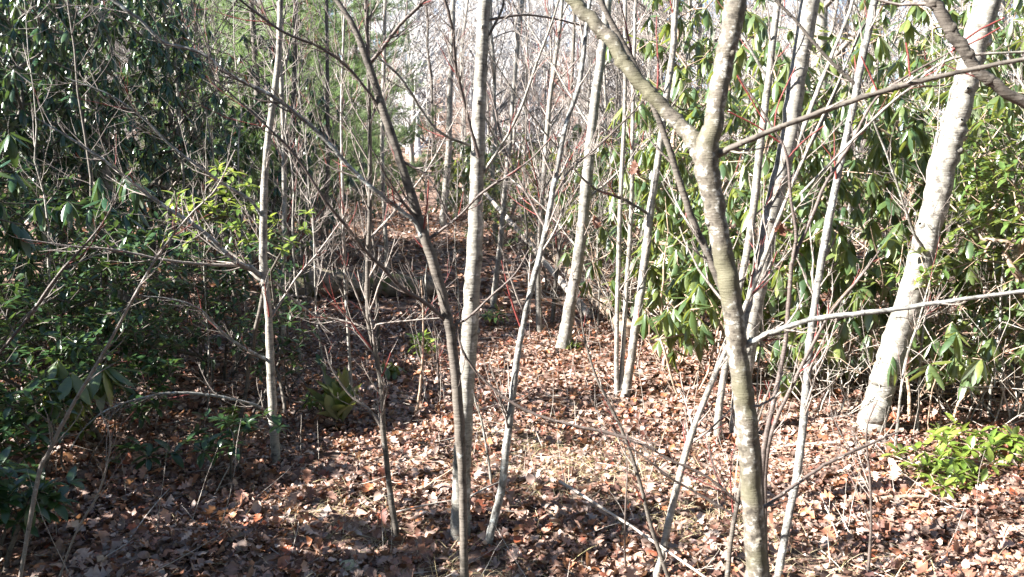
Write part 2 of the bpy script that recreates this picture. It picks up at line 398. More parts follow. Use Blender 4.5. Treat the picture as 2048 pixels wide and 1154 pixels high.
# A: the near forked tree
a = Traced('forked_tree', 'blurred near forked tree with mottled lichen bark, its Y fork high in the right half', 'tree', Y=2.0, bark='mottled', ws=.95)
a.trunk([(1515, 1180, 44), (1508, 1060, 43), (1500, 950, 42), (1493, 850, 43), (1482, 760, 42), (1470, 650, 42), (1456, 560, 43), (1441, 480, 42), (1426, 400, 46), (1412, 315, 52), (1428, 240, 40), (1442, 160, 40), (1458, 80, 42), (1472, 0, 46), (1480, -120, 40)], sides=20, knots=5)
a.branch([(1415, 330, 36), (1392, 285, 36), (1350, 240, 30), (1290, 175, 29), (1230, 95, 30), (1180, 38, 28), (1120, -30, 28)], dY=.15, sides=14, twigs=0)
a.branch([(1432, 312, 16), (1470, 292, 13), (1560, 255, 12), (1700, 203, 12), (1850, 160, 11), (2080, 112, 9)], dY=-.15, mat='dark', twigs=3, tl=(.05, .12))
a.branch([(1488, 692, 16), (1530, 672, 13), (1620, 640, 11), (1750, 624, 11), (1900, 602, 9), (2080, 578, 8)], dY=-.1, mat='lichen', twigs=3, tl=(.05, .12))
a.branch([(1478, 786, 8), (1492, 808, 7), (1515, 812, 6), (1545, 797, 5), (1562, 784, 4)], mat='twig', twigs=1)
a.branch([(1500, 1020, 12), (1532, 1012, 9), (1590, 969, 7), (1660, 924, 7), (1729, 893, 6), (1800, 862, 4)], dY=.2, mat='darktwig', twigs=4, tl=(.03, .12))
a.done()
b = Traced('leaning_sapling', 'thin brown stem hugging the near forked tree, curving away to the upper left', 'sapling', Y=2.35, bark='dark', ws=0.85)
b.trunk([(1532, 1180, 22), (1520, 1000, 22), (1508, 860, 22), (1490, 730, 20), (1455, 610, 18), (1420, 520, 18), (1385, 440, 17), (1355, 350, 16), (1322, 250, 14), (1270, 130, 13), (1215, 30, 13), (1185, -40, 12)], twigs=6, tl=(.1, .3))
b.done()
# B: dark limb entering at the top right, from a tree standing outside the frame
b = Traced('overhanging_tree', 'dark limb slanting down across the top right corner from a tree beyond the frame', 'tree', Y=2.3, bark='dark', ws=.9)
b.trunk([(2330, 1180, 60), (2320, 700, 56), (2290, 330, 50), (2300, 100, 44), (2330, -250, 38)], sides=14)
b.branch([(2292, 330, 30), (2160, 270, 26), (2048, 205, 24), (1965, 150, 24), (1920, 90, 27), (1880, 25, 26), (1835, -40, 24)], sides=14, twigs=3, tl=(.1, .3))
b.done()
# C, D, E, F
c = Traced('pale_tree', 'thick pale smooth trunk leaning right, in front of the right hand rhododendrons', 'tree', (1738, 862), bark='pale', ws=.68)
c.trunk([(1738, 866, 82), (1752, 815, 76), (1768, 760, 72), (1792, 680, 74), (1818, 600, 70), (1846, 500, 72), (1872, 400, 72), (1893, 300, 76), (1922, 200, 68), (1946, 100, 70), (1975, 0, 70), (2010, -130, 64), (2060, -300, 56)], sides=22, flare=1.02, knots=7)
c.branch([(1848, 500, 12), (1830, 470, 9), (1815, 430, 8), (1798, 380, 7), (1770, 300, 6), (1730, 200, 5), (1700, 120, 3)], Y0=c.Y - .1, dY=-.3, mat='pale', twigs=6)
c.branch([(1905, 290, 20), (1925, 280, 14), (1935, 273, 6)], mat='tan', twigs=0, name='branch_stub')
c.done()
d = Traced('pale_tree', 'pale trunk lit white on its left side, standing just behind the near forked tree', 'tree', (1476, 878), bark='pale', ws=0.74)
d.trunk([(1476, 882, 52), (1484, 780, 48), (1500, 660, 48), (1522, 540, 48), (1550, 400, 46), (1580, 260, 48), (1600, 120, 46), (1622, 0, 50), (1650, -150, 44), (1690, -330, 36)], sides=18, flare=1.15, knots=5)
d.branch([(1548, 400, 14), (1600, 330, 9), (1660, 210, 8), (1700, 110, 7), (1760, -10, 5)], mat='dark', dY=.2, twigs=6)
d.branch([(1590, 300, 16), (1620, 220, 13), (1660, 120, 11), (1700, 20, 9), (1720, -60, 7)], Y0=d.Y + .1, mat='pale', dY=.4, twigs=6)
d.done()
e = Traced('slender_sapling', 'slender white stem rising beside the foot of the pale trunk behind the near fork', 'sapling', (1436, 884), bark='pale', ws=0.85)
e.trunk([(1436, 886, 20), (1438, 820, 18), (1450, 740, 16), (1474, 600, 16), (1500, 470, 18), (1520, 300, 18), (1538, 150, 17), (1556, 0, 16), (1580, -160, 12)], twigs=6)
e.branch([(1536, 160, 8), (1490, 80, 6), (1450, 10, 4)], twigs=4, mat='pale')
e.done()
f = Traced('slender_sapling', 'lichen spotted slender sapling right of the near forked tree, crossing the whole height', 'sapling', Y=3.15, bark='lichen', ws=0.7)
f.trunk([(1552, 1180, 24), (1572, 1060, 22), (1592, 960, 22), (1608, 830, 23), (1618, 700, 22), (1634, 580, 20), (1652, 470, 22), (1680, 330, 19), (1706, 215, 20), (1726, 110, 22), (1750, 0, 22), (1780, -140, 18)], twigs=8, tl=(.1, .4), knots=3)
f.branch([(1720, 175, 12), (1690, 150, 10), (1640, 100, 9), (1590, 40, 9), (1530, -20, 8)], mat='dark', twigs=4)
f.done()
# G: centre tree
g = Traced('pale_tree', 'tall straight pale trunk in the middle with dark knots, lit on its left', 'tree', (922, 1080), bark='pale', ws=0.7)
g.trunk([(920, 1086, 58), (922, 1000, 54), (926, 900, 50), (931, 800, 46), (937, 700, 48), (944, 580, 46), (950, 480, 44), (953, 380, 40), (956, 280, 40), (960, 180, 37), (965, 80, 36), (969, 0, 36), (975, -130, 32), (985, -300, 26)], sides=20, flare=1.0, knots=9)
g.branch([(940, 291, 9), (905, 278, 8), (872, 258, 8), (844, 222, 8), (823, 187, 8), (795, 149, 7), (761, 118, 6), (700, 60, 3)], mat='pale', dY=-.25, twigs=5)
g.branch([(968, 345, 9), (982, 322, 8), (1017, 267, 8), (1045, 208, 8), (1073, 128, 7), (1100, 55, 6), (1125, -20, 5)], mat='pale', dY=-.2, twigs=5, tl=(.05, .2))
g.branch([(958, 315, 11), (938, 243, 10), (921, 173, 10), (911, 130, 10), (905, 60, 9), (888, -10, 9)], Y0=g.Y - .12, dY=-.2, mat='darktwig', twigs=8, tl=(.04, .2))
g.branch([(972, 80, 8), (1000, 28, 7), (1010, -10, 6)], mat='dark', twigs=2)
g.branch([(975, 40, 8), (1060, 30, 6), (1160, 50, 5), (1260, 80, 3)], mat='darktwig', dY=.5, twigs=6)
g.done()
# H: dark leaning stem crossing the centre tree
h = Traced('dark_sapling', 'dark curving sapling leaning left, crossing in front of the middle trunk near the ground', 'sapling', Y=3.0, bark='dark', twigmat='darktwig', ws=0.88)
h.trunk([(930, 1190, 21), (927, 1060, 18), (925, 960, 18), (920, 870, 24), (911, 750, 23), (898, 650, 22), (874, 550, 23), (842, 450, 23), (800, 320, 20), (765, 215, 19), (738, 132, 17), (705, 50, 14), (660, -20, 11), (600, -120, 8)], knots=5, twigs=5)
h.branch([(738, 130, 10), (762, 100, 9), (800, 50, 8), (830, 20, 8), (870, -20, 7)], mat='darktwig', twigs=6, tl=(.05, .2))
h.branch([(737, 125, 8), (733, 60, 7), (730, -30, 6)], mat='darktwig', twigs=3)
h.branch([(848, 482, 12), (830, 445, 10), (790, 412, 10), (755, 385, 10), (700, 335, 9), (650, 278, 9), (590, 225, 9), (540, 190, 9), (470, 155, 8), (400, 105, 8), (330, 85, 7), (280, 40, 7), (220, -5, 8), (170, -50, 7)], mat='lichen', dY=-.3, twigs=16, tl=(.06, .35))
h.branch([(892, 642, 9), (850, 605, 9), (806, 578, 9), (770, 540, 9), (730, 500, 8), (690, 450, 8), (650, 400, 7), (590, 310, 6), (520, 240, 5), (430, 160, 4)], mat='darktwig', dY=-.4, twigs=12, tl=(.05, .3))
h.branch([(858, 478, 8), (890, 455, 7), (920, 430, 6), (965, 385, 6), (1010, 355, 5), (1060, 320, 4), (1103, 275, 4)], mat='darktwig', dY=-.1, twigs=5, tl=(.04, .12))
h.branch([(905, 652, 7), (940, 632, 6), (985, 590, 5), (1030, 548, 4), (1058, 500, 3)], mat='darktwig', twigs=3)
h.branch([(912, 640, 5), (925, 700, 6), (960, 752, 6), (1014, 799, 7), (1070, 828, 7), (1135, 848, 7), (1240, 872, 8), (1310, 900, 8)], mat='darktwig', dY=-.1, twigs=5, tl=(.04, .15))
h.branch([(760, 215, 7), (700, 140, 7), (640, 95, 6), (560, 60, 6), (480, 0, 5), (440, -30, 5)], mat='darktwig', dY=-.3, twigs=10, tl=(.05, .3))
h.branch([(800, 320, 7), (860, 360, 5), (900, 440, 3)], mat='darktwig', twigs=4)
h.done()
# I
i_ = Traced('slender_sapling', 'slender grey sapling just right of the middle trunk, leaning right as it rises', 'sapling', (974, 1100), bark='lichen', ws=0.72)
i_.trunk([(972, 1104, 24), (990, 1030, 22), (1003, 980, 22), (1012, 900, 21), (1022, 820, 20), (1034, 720, 18), (1052, 620, 16), (1072, 540, 16), (1092, 460, 16), (1110, 360, 15), (1132, 250, 13), (1158, 170, 14), (1172, 60, 12), (1184, -30, 11), (1200, -160, 8)], twigs=12, tl=(.06, .35), knots=4)
i_.branch([(1092, 460, 8), (1060, 400, 7), (1010, 300, 6), (980, 180, 5), (940, 100, 4)], mat='darktwig', dY=.3, twigs=8)
i_.branch([(1100, 410, 8), (1140, 340, 6), (1200, 290, 5), (1290, 200, 4)], mat='darktwig', dY=.3, twigs=8)
i_.done()
# J
j = Traced('pale_tree', 'pale tree with a swollen foot standing alone on sunlit leaves right of centre', 'tree', (1126, 698), bark='pale', ws=0.74)
j.trunk([(1124, 702, 40), (1132, 660, 35), (1142, 600, 32), (1156, 520, 30), (1170, 400, 30), (1180, 300, 29), (1190, 200, 26), (1204, 100, 24), (1216, 0, 23), (1235, -160, 18)], sides=16, flare=1.08, knots=4, twigs=6)
for pts in ([(1158, 500, 6), (1110, 440, 5), (1060, 390, 4), (1000, 340, 3)], [(1172, 400, 7), (1220, 360, 6), (1280, 300, 5), (1340, 220, 3)], [(1184, 260, 6), (1140, 190, 5), (1100, 120, 4), (1050, 40, 3)], [(1196, 150, 7), (1240, 90, 6), (1300, 20, 5)]):
    j.branch(pts, twigs=9, mat='grey', tl=(.1, .6), dY=.5)
j.done()
# K cluster
k = Traced('clumped_tree', 'grey tree of three stems from one foot beside the sunlit clearing', 'tree', (1243, 792), bark='grey', ws=0.76)
k.trunk([(1248, 800, 28), (1256, 760, 24), (1266, 690, 22), (1285, 560, 22), (1300, 430, 21), (1316, 320, 18), (1332, 200, 18), (1346, 100, 17), (1352, 0, 15), (1365, -150, 12)], twigs=8, knots=4)
k.trunk([(1234, 796, 14), (1233, 700, 12), (1236, 560, 12), (1241, 400, 12), (1250, 200, 10), (1250, 0, 9), (1248, -140, 7)], twigs=9)
k.trunk([(1241, 798, 14), (1246, 700, 12), (1254, 560, 12), (1263, 400, 11), (1266, 200, 10), (1272, 0, 8), (1280, -140, 6)], dY=.2, twigs=9)
k.branch([(1300, 430, 8), (1250, 400, 7), (1180, 370, 6), (1110, 290, 5), (1040, 200, 4), (960, 80, 3)], mat='dark', dY=-.4, twigs=10)
k.done()
# L: left sapling with lichen branches
l = Traced('lichen_sapling', 'left sapling with long lichen covered side branches, white on its sunny side', 'sapling', (553, 925), bark='grey', twigmat='twig', ws=0.74)
l.trunk([(553, 930, 26), (548, 860, 24), (543, 780, 24), (540, 700, 22), (535, 600, 20), (527, 530, 22), (528, 400, 20), (536, 280, 18), (550, 180, 18), (558, 100, 16), (561, 0, 14), (566, -150, 10)], knots=6, twigs=5)
l.branch([(524, 556, 14), (505, 538, 14), (480, 528, 13), (445, 500, 12), (400, 458, 12), (340, 420, 11), (290, 385, 10), (240, 345, 8), (200, 315, 7), (130, 270, 5), (70, 235, 3)], mat='lichen', dY=-.5, twigs=16, tl=(.06, .35))
l.branch([(520, 545, 10), (470, 532, 9), (400, 528, 8), (330, 520, 7), (230, 500, 6), (140, 492, 5), (45, 478, 3)], mat='twig', dY=-.6, twigs=12, tl=(.04, .25))
l.branch([(538, 722, 10), (505, 705, 9), (470, 685, 8), (430, 650, 7), (395, 615, 6), (340, 598, 5), (285, 592, 3)], mat='lichen', dY=-.4, twigs=8, tl=(.04, .25))
l.branch([(547, 845, 9), (520, 815, 9), (470, 800, 8), (400, 788, 8), (330, 787, 7), (270, 800, 6), (210, 822, 5), (165, 860, 4), (140, 900, 3)], mat='lichen', dY=-.7, twigs=14, tl=(.04, .25))
l.branch([(528, 440, 9), (500, 400, 8), (450, 370, 8), (400, 335, 7), (340, 290, 6), (290, 240, 5), (220, 190, 4), (130, 155, 3)], mat='lichen', dY=-.4, twigs=12, tl=(.05, .3))
l.branch([(545, 560, 7), (600, 610, 6), (650, 640, 5), (720, 660, 3)], mat='twig', dY=.3, twigs=6)
l.branch([(540, 640, 6), (590, 560, 6), (640, 500, 5), (690, 430, 3)], mat='twig', dY=.3, twigs=7)
l.done()
m_ = Traced('slender_sapling', 'slender trunk close behind the left lichen sapling', 'sapling', (562, 705), bark='grey', ws=0.65)
m_.trunk([(562, 708, 20), (565, 600, 18), (569, 480, 17), (568, 300, 15), (562, 150, 14), (556, 0, 12), (550, -150, 10)], twigs=14, tl=(.2, .8))
m_.done()
n_ = Traced('crooked_sapling', 'thin crooked brown sapling left of the middle trunk with a kink near the ground', 'sapling', (796, 1082), bark='dark', ws=0.74)
n_.trunk([(797, 1086, 18), (784, 1010, 17), (774, 930, 15), (766, 855, 16), (764, 790, 13), (752, 710, 13), (737, 640, 13), (735, 540, 13), (740, 400, 12), (738, 200, 10), (735, 60, 9), (733, -100, 7)], knots=3, twigs=14, tl=(.1, .5))
n_.branch([(764, 858, 9), (740, 820, 7), (700, 790, 6), (665, 740, 5), (650, 690, 3)], mat='twig', twigs=5)
n_.branch([(738, 660, 8), (715, 650, 6), (680, 640, 5), (655, 635, 3)], mat='twig', twigs=4)
n_.branch([(738, 660, 6), (760, 648, 5), (830, 640, 4), (880, 636, 3)], mat='twig', twigs=3)
n_.branch([(738, 480, 7), (800, 410, 6), (860, 330, 5), (930, 200, 3)], mat='twig', dY=.4, twigs=8)
n_.done()
for (lab, pts, bk, tw) in [
    ('thin whip like stem bending across the lower left laurels from the bottom edge', [(36, 1180, 11), (75, 960, 12), (100, 900, 11), (140, 820, 10), (210, 700, 8), (270, 590, 8), (320, 505, 6), (380, 430, 5), (430, 380, 4), (470, 300, 3)], 'twig', 10),
    ('dark bare stem slanting across the shaded laurels at the left edge', [(-60, 780, 8), (0, 705, 8), (60, 630, 8), (120, 545, 8), (172, 488, 6), (215, 430, 4), (250, 350, 3)], 'darktwig', 5),
    ('short thin bent stem rising from the bottom left among fallen leaves', [(110, 1180, 7), (150, 1070, 6), (195, 990, 6), (216, 920, 5), (219, 870, 4), (200, 820, 3)], 'twig', 4)]:
    t = Traced('whip_sapling', lab, 'sapling', Y=3.0, bark=bk); t.trunk(pts, sides=7, twigs=tw, tl=(.05, .3)); t.done()
t = Traced('slender_sapling', 'slender grey sapling crossing the sunny litter, leaning right behind the near forked tree', 'sapling', Y=3.2, bark='grey')
t.trunk([(1306, 1180, 22), (1330, 1080, 20), (1348, 997, 19), (1372, 903, 18), (1393, 840, 17), (1428, 754, 15), (1465, 670, 13), (1512, 560, 12), (1560, 430, 10), (1610, 310, 8), (1670, 180, 6), (1720, 60, 4)], twigs=12, tl=(.1, .4), dY=.5, knots=3); t.done()
t = Traced('crooked_sapling', 'thin dark leaning stem between the middle trunk and near fork, leaning left at its top', 'sapling', Y=3.1, bark='dark')
t.trunk([(1345, 1180, 12), (1318, 1100, 11), (1302, 1052, 11), (1274, 945, 10), (1246, 865, 9), (1215, 800, 8), (1191, 750, 7), (1168, 670, 5), (1160, 600, 3)], twigs=7, tl=(.06, .3)); t.done()
t = Traced('crooked_sapling', 'short dark forked stem at the bottom edge left of the near forked tree', 'sapling', Y=2.6, bark='dark', twigmat='darktwig')
t.trunk([(1452, 1185, 14), (1462, 1080, 13), (1474, 1010, 12), (1480, 975, 10), (1496, 900, 8), (1520, 830, 6), (1545, 760, 4)], twigs=3)
t.branch([(1474, 1003, 9), (1430, 965, 8), (1390, 940, 7), (1345, 922, 7), (1290, 890, 6)], mat='darktwig', twigs=4)
t.branch([(1468, 1030, 8), (1400, 990, 7), (1340, 955, 6), (1290, 915, 5), (1240, 880, 4)], mat='darktwig', twigs=5); t.done()
t = Traced('red_tipped_sapling', 'brown sapling with crimson shoots right of the near fork, dividing at mid height', 'sapling', Y=2.75, bark='darktwig', twigmat='darktwig')
t.trunk([(1524, 1185, 17), (1522, 1000, 16), (1528, 900, 15), (1550, 790, 14), (1570, 690, 13), (1578, 600, 12), (1583, 525, 12)], sides=8)
t.branch([(1583, 528, 10), (1592, 470, 9), (1582, 400, 8), (1573, 309, 7), (1548, 260, 6), (1520, 215, 5), (1476, 150, 4)], twigs=1)
t.branch([(1583, 528, 11), (1625, 430, 10), (1650, 370, 9), (1700, 290, 8), (1750, 200, 7), (1815, 152, 6), (1900, 105, 5)], twigs=2, dY=.1)
t.branch([(1600, 390, 7), (1665, 322, 7), (1764, 222, 7), (1816, 180, 7), (1903, 118, 7), (2070, 102, 6)], mat='pale', Y0=2.8, twigs=4, dY=-.1)
for q in ([(1576, 315, 4), (1610, 280, 4), (1650, 250, 3)], [(1548, 262, 4), (1556, 210, 4), (1592, 132, 3)], [(1560, 285, 5), (1510, 250, 4), (1455, 222, 4)], [(1820, 152, 5), (1816, 110, 5), (1812, 85, 4)],
          [(1900, 105, 5), (1950, 65, 5), (2008, 36, 4)], [(1758, 190, 5), (1740, 150, 4), (1722, 112, 4)], [(1530, 245, 4), (1500, 195, 4), (1474, 150, 5)], [(1905, 102, 4), (1960, 78, 4), (2000, 55, 3)]):
    t.branch(q, mat='red', twigs=0, name='red_shoot')
t.done()
t = Traced('crooked_sapling', 'dark thin stem curving up rightwards from the near fork before the rhododendrons', 'sapling', Y=2.9, bark='darktwig')
t.trunk([(1532, 1180, 13), (1530, 960, 13), (1545, 860, 12), (1590, 760, 11), (1625, 690, 9), (1665, 620, 8), (1720, 555, 6), (1760, 500, 3)], sides=7, twigs=8, tl=(.05, .25)); t.done()
for (lab, base, pts, bk, tw) in [
    ('straight thin vertical sapling left of centre in the shaded litter', (703, 806), [(704, 808, 10), (697, 680, 8), (690, 553, 8), (685, 380, 7), (683, 200, 7), (690, 0, 6), (695, -120, 5)], 'grey', 16),
    ('thin pale whip standing just right of the middle trunk', (984, 985), [(984, 987, 7), (978, 927, 7), (963, 841, 6), (948, 789, 5), (944, 700, 4), (950, 600, 3)], 'pale', 3),
    ('thin straight switch standing in the litter below the clumped tree', (1250, 1150), [(1250, 1150, 6), (1250, 1040, 5), (1254, 930, 4), (1240, 850, 3)], 'darktwig', 3),
    ('slim bare sapling standing behind the middle trunk beside the fallen log', (988, 614), [(986, 618, 18), (992, 560, 16), (1002, 480, 14), (1010, 380, 14), (1018, 300, 13), (1030, 150, 12), (1045, 0, 12), (1060, -120, 10)], 'grey', 16),
    ('slim grey tree between the leaning sapling and the pale tree with swollen foot', (1080, 668), [(1080, 672, 18), (1076, 580, 15), (1078, 480, 14), (1088, 350, 14), (1100, 200, 13), (1120, 50, 12), (1130, -100, 10)], 'grey', 16),
    ('thin stem rising beside the foot of the slim grey tree right of centre', (1102, 650), [(1104, 652, 12), (1112, 560, 11), (1122, 460, 10), (1132, 300, 10), (1146, 120, 9), (1150, -60, 8)], 'dark', 12),
    ('thick trunk at the far end of the leafy trail', (886, 452), [(885, 454, 22), (890, 400, 19), (897, 300, 17), (900, 200, 16), (905, 60, 14), (908, -80, 12)], 'grey', 12),
    ('dark straight trunk in the gloom left of centre, nearest the rotting log', (586, 590), [(586, 594, 17), (584, 480, 15), (585, 300, 14), (590, 100, 13), (592, -80, 12)], 'dark', 12),
    ('slim dark trunk rising behind the rotting log at its middle', (655, 590), [(655, 594, 14), (652, 450, 12), (656, 300, 11), (654, 100, 10), (652, -80, 9)], 'dark', 12),
    ('slim grey trunk rising beside the trail from the right end of the rotting log', (775, 560), [(776, 564, 13), (770, 450, 12), (764, 300, 11), (768, 120, 10), (772, -80, 9)], 'grey', 12),
    ('thin pale stem threading up through the dark rhododendrons at the left', (372, 640), [(374, 644, 9), (368, 400, 7), (362, 280, 7), (350, 121, 7), (340, -20, 6), (335, -140, 5)], 'grey', 8),
    ('very thin pale bent stem arching over the left shrubs', (440, 660), [(438, 664, 6), (434, 480, 6), (428, 330, 5), (410, 220, 5), (390, 110, 4), (352, -10, 4)], 'pale', 8),
    ('short bare switch with one fork in the litter left of the middle trunk', (832, 838), [(832, 840, 9), (842, 760, 7), (846, 690, 6), (846, 620, 4), (842, 560, 3)], 'tan', 4),
    ('short thin bare switch close to the left of the dark curving sapling', (880, 800), [(880, 802, 7), (876, 740, 6), (872, 680, 4), (864, 610, 3)], 'darktwig', 4),
    ('thin leaning stem standing before the right hand rhododendrons, bare and pale', (1790, 900), [(1790, 902, 8), (1800, 800, 7), (1812, 720, 7), (1838, 640, 5), (1860, 560, 3)], 'pale', 6),
    ('thin dark switch standing in the right foreground litter', (1735, 1150), [(1736, 1150, 9), (1742, 1050, 7), (1740, 960, 6), (1733, 860, 5), (1755, 800, 3)], 'darktwig', 5)]:
    t = Traced('slender_sapling', lab, 'sapling', base, bark=bk); t.trunk(pts, sides=9, twigs=tw, tl=(.1, .5) if t.Y < 6 else (.2, 1.0)); t.done()

# ------------------------------------------------------------------ logs and sticks
def log(name, label, p0, p1, r0, r1, mat, cat='log', stubs=3, sag=.02, lift=0.0, n=14, group=None):
    P = np.array([p0 + (p1 - p0) * t for t in np.linspace(0, 1, n)]); P[:, 2] += NR.randn(n) * r0 * .12 + sag * np.sin(np.linspace(0, np.pi, n)); P[:, 0] += NR.randn(n) * r0 * .15
    Rr = np.linspace(r0, r1, n) * (1 + .06 * NR.randn(n)); base = P[n // 2]
    root = thing(name, label, cat, base, group); mb = MB(); mb.tube(P, Rr, 14 if r0 > .02 else 6, .05); mb.tube(P[:2] + (P[0] - P[1]) * .0, np.array([Rr[0] * .98, Rr[0]]), 14 if r0 > .02 else 6)
    for e, s_ in ((0, -1), (n - 1, 1)):       # rounded broken ends
        d = P[e] - P[e - s_]; d /= np.linalg.norm(d); mb.tube(np.array([P[e], P[e] + d * Rr[e] * .2, P[e] + d * Rr[e] * .25]), np.array([1, .75, .01]) * Rr[e], 14 if r0 > .02 else 6, .05)
    mb.build('stem', M[mat], root, base)
    if stubs:
        tw = MB(); add_twigs(tw, P, Rr, stubs, .08, .5, 1, up=.1, rr=.4); tw.build('broken_branch', M[mat], root, base)['kind'] = 'stuff'
def gp(u, v, up=0.0):
    p = on_ground(u, v); return p + np.array([0, 0, up])
log('fallen_log', 'dark rotting log lying across the shaded ground left of the trail', gp(560, 598, .22), gp(880, 600, .18), .21, .13, 'log', stubs=8)
log('fallen_log', 'pale fallen trunk slanting down to the ground behind the tree with swollen foot', gp(1262, 684, .10), at(1060, 470, 13.0), .085, .06, 'tan', stubs=10)
log('fallen_log', 'thin leaning dead trunk propped up higher behind the slanting fallen trunk', gp(1180, 640, .05), at(960, 375, 14.0), .05, .03, 'deadwood', stubs=10)
for lab, a0, a1, r_, mt in [
    ('long bleached stick lying diagonally on the litter between the middle trunk and near fork', at(1118, 962, 3.75), at(1430, 1168, 2.9), .0075, 'deadwood'),
    ('grey stick lying flat left of the middle trunk foot', gp(778, 1036, .02), gp(915, 1018, .05), .006, 'deadwood'),
    ('short grey stick lying right of the middle trunk foot', gp(940, 1012, .05), gp(1016, 976, .05), .006, 'deadwood'),
    ('brown stick of broken wood lying in the right foreground', gp(1750, 1012, .03), gp(1845, 1004, .03), .016, 'tan'),
    ('slim stick lying among leaves in the left shade', gp(260, 1090, .03), gp(340, 995, .05), .004, 'deadwood'),
    ('pale thin stick lying across the sunny litter right of the near fork', gp(1560, 905, .04), gp(1700, 895, .03), .006, 'deadwood'),
    ('thin pale stick slanting in the bottom right litter', gp(1640, 1010, .06), gp(1690, 1130, .03), .005, 'deadwood'),
    ('short thick chunk of dead wood near the middle trunk', gp(835, 995, .03), gp(862, 985, .03), .018, 'tan'),
    ('thin curved stick lying in shade near the left sapling foot', gp(430, 1000, .03), gp(470, 930, .04), .004, 'deadwood'),
    ('long thin stick lying in the litter below the lichen sapling', gp(600, 1010, .02), gp(690, 975, .04), .004, 'darktwig')]:
    log('fallen_stick', lab, a0, a1, r_, r_ * .6, mt, 'stick', 2, 0.01, n=9)

# ------------------------------------------------------------------ shrubs
def grow(base, h, r, nstem, ntip, hmin=.25, crook=.10, lean=(0, 0), hollow=.35):
    """stems from the base and one path to every tip; returns polylines with radii and tips"""
    base = np.array(base, float); nodes = []; par = []; 
    def add(p, q): nodes.append(np.array(p, float)); par.append(q); return len(nodes) - 1
    for s_ in range(nstem):
        a = 2 * np.pi * (s_ + NR.rand() * .8) / nstem; d = np.array([math.cos(a) * .45, math.sin(a) * .45, 1.0]) + np.array([lean[0], lean[1], 0]); d /= np.linalg.norm(d)
        cur = add(base + np.array([math.cos(a), math.sin(a), 0]) * r * .12 - np.array([0, 0, .05]), -1); p = nodes[cur].copy(); ln = 0
        while ln < h * .62:
            d = d + NR.randn(3) * crook * 1.6; d[2] = max(d[2], .35); d /= np.linalg.norm(d); stp = .14; p = p + d * stp; ln += stp; cur = add(p, cur)
    tips = []
    T = []
    while len(T) < ntip:
        u = NR.rand() ** (1 / 2.2); th = 2 * np.pi * NR.rand(); ph = NR.uniform(-.9, 1)
        q = np.array([math.cos(th) * math.sqrt(1 - ph * ph), math.sin(th) * math.sqrt(1 - ph * ph), ph]) * u
        z = hmin * h + (h * (1 - hmin)) * (q[2] + 1) / 2; wob = 1 + .25 * math.sin(3 * th + base[0] * 3) + .15 * math.sin(5 * th + z * 4)
        if np.linalg.norm(q) < hollow and NR.rand() < .7: continue
        T.append(base + np.array([q[0] * r * wob + lean[0] * z, q[1] * r * wob + lean[1] * z, z]))
    T.sort(key=lambda t: np.linalg.norm(t - base))
    for t in T:
        A = np.array(nodes); dd = np.linalg.norm(A - t, axis=1) + .6 * np.clip(A[:, 2] - t[2] + .05, 0, None); i = int(np.argmin(dd)); L = np.linalg.norm(A[i] - t)
        n = max(1, int(L / .13)); cur = i; p0 = nodes[i].copy(); side = NR.randn(3) * L * .14
        for k_ in range(1, n + 1):
            f_ = k_ / n; p = p0 + (t - p0) * f_ + side * math.sin(np.pi * f_) + (NR.randn(3) * crook * .12 if k_ < n else 0); cur = add(p, cur)
        tips.append(cur)
    cnt = np.zeros(len(nodes)); 
    for t in tips:
        c_ = t
        while c_ >= 0: cnt[c_] += 1; c_ = par[c_]
    return np.array(nodes), np.array(par), cnt, tips

def stems_mesh(nodes, par, cnt, mb, rtip=.0025, rmax=.03, sides=5):
    rad = np.minimum(rtip * np.maximum(cnt, .8) ** .47, rmax)
    kids = {}
    for i, p in enumerate(par): kids.setdefault(int(p), []).append(i)
    stack = [(i, -1) for i in kids.get(-1, [])]
    while stack:
        i, p = stack.pop(); line = [i] if p < 0 else [p, i]
        while True:
            ks = kids.get(line[-1], [])
            if not ks: break
            ks = sorted(ks, key=lambda q: -cnt[q])
            for q in ks[1:]: stack.append((q, line[-1]))
            line.append(ks[0])
        if len(line) > 1:
            rr = rad[line].copy()
            if p >= 0: rr[0] = rr[1]
            mb.tube(nodes[line], rr, sides + (2 if rr[0] > .012 else 0), .05)

def whorl(pos, axis, kind):
    n = {'rhodo': NR.randint(6, 10), 'laurel': NR.randint(5, 9), 'strap': NR.randint(5, 8)}[kind]
    ph = 2 * np.pi * (np.arange(n) + NR.rand(n) * .5) / n + NR.rand() * 6
    ax = axis / np.linalg.norm(axis); ref = np.array([1., 0, 0]) if abs(ax[0]) < .8 else np.array([0, 1., 0])
    a = np.cross(ax, ref); a /= np.linalg.norm(a); b_ = np.cross(ax, a)
    out = np.cos(ph)[:, None] * a + np.sin(ph)[:, None] * b_
    if kind == 'rhodo': tilt = NR.uniform(-1.5, -.35, n); sc = NR.uniform(.7, 1.2, n)
    elif kind == 'laurel': tilt = NR.uniform(-.45, .75, n); sc = NR.uniform(.65, 1.15, n)
    else: tilt = NR.uniform(.7, 1.4, n); sc = NR.uniform(.7, 1.15, n)
    d = out * np.cos(tilt)[:, None] + np.array([0, 0, 1.]) * np.sin(tilt)[:, None] * .9 + ax * .12
    up = np.cross(np.cross(d, np.array([0, 0, 1.]) + out * .35), d) + NR.randn(n, 3) * .12
    p = pos + out * .006 + ax * NR.uniform(-.02, .01, n)[:, None]
    return mats_from(p, d, up, sc)

leafmesh = {}
def leaf_object_mesh(key, tv, tf, mat):
    if key not in leafmesh:
        mb = MB(); mb.patch(tv, tf, np.eye(4)[None]); o = mb.build('leaf', mat); leafmesh[key] = o.data
        bpy.data.objects.remove(o)
    return leafmesh[key]

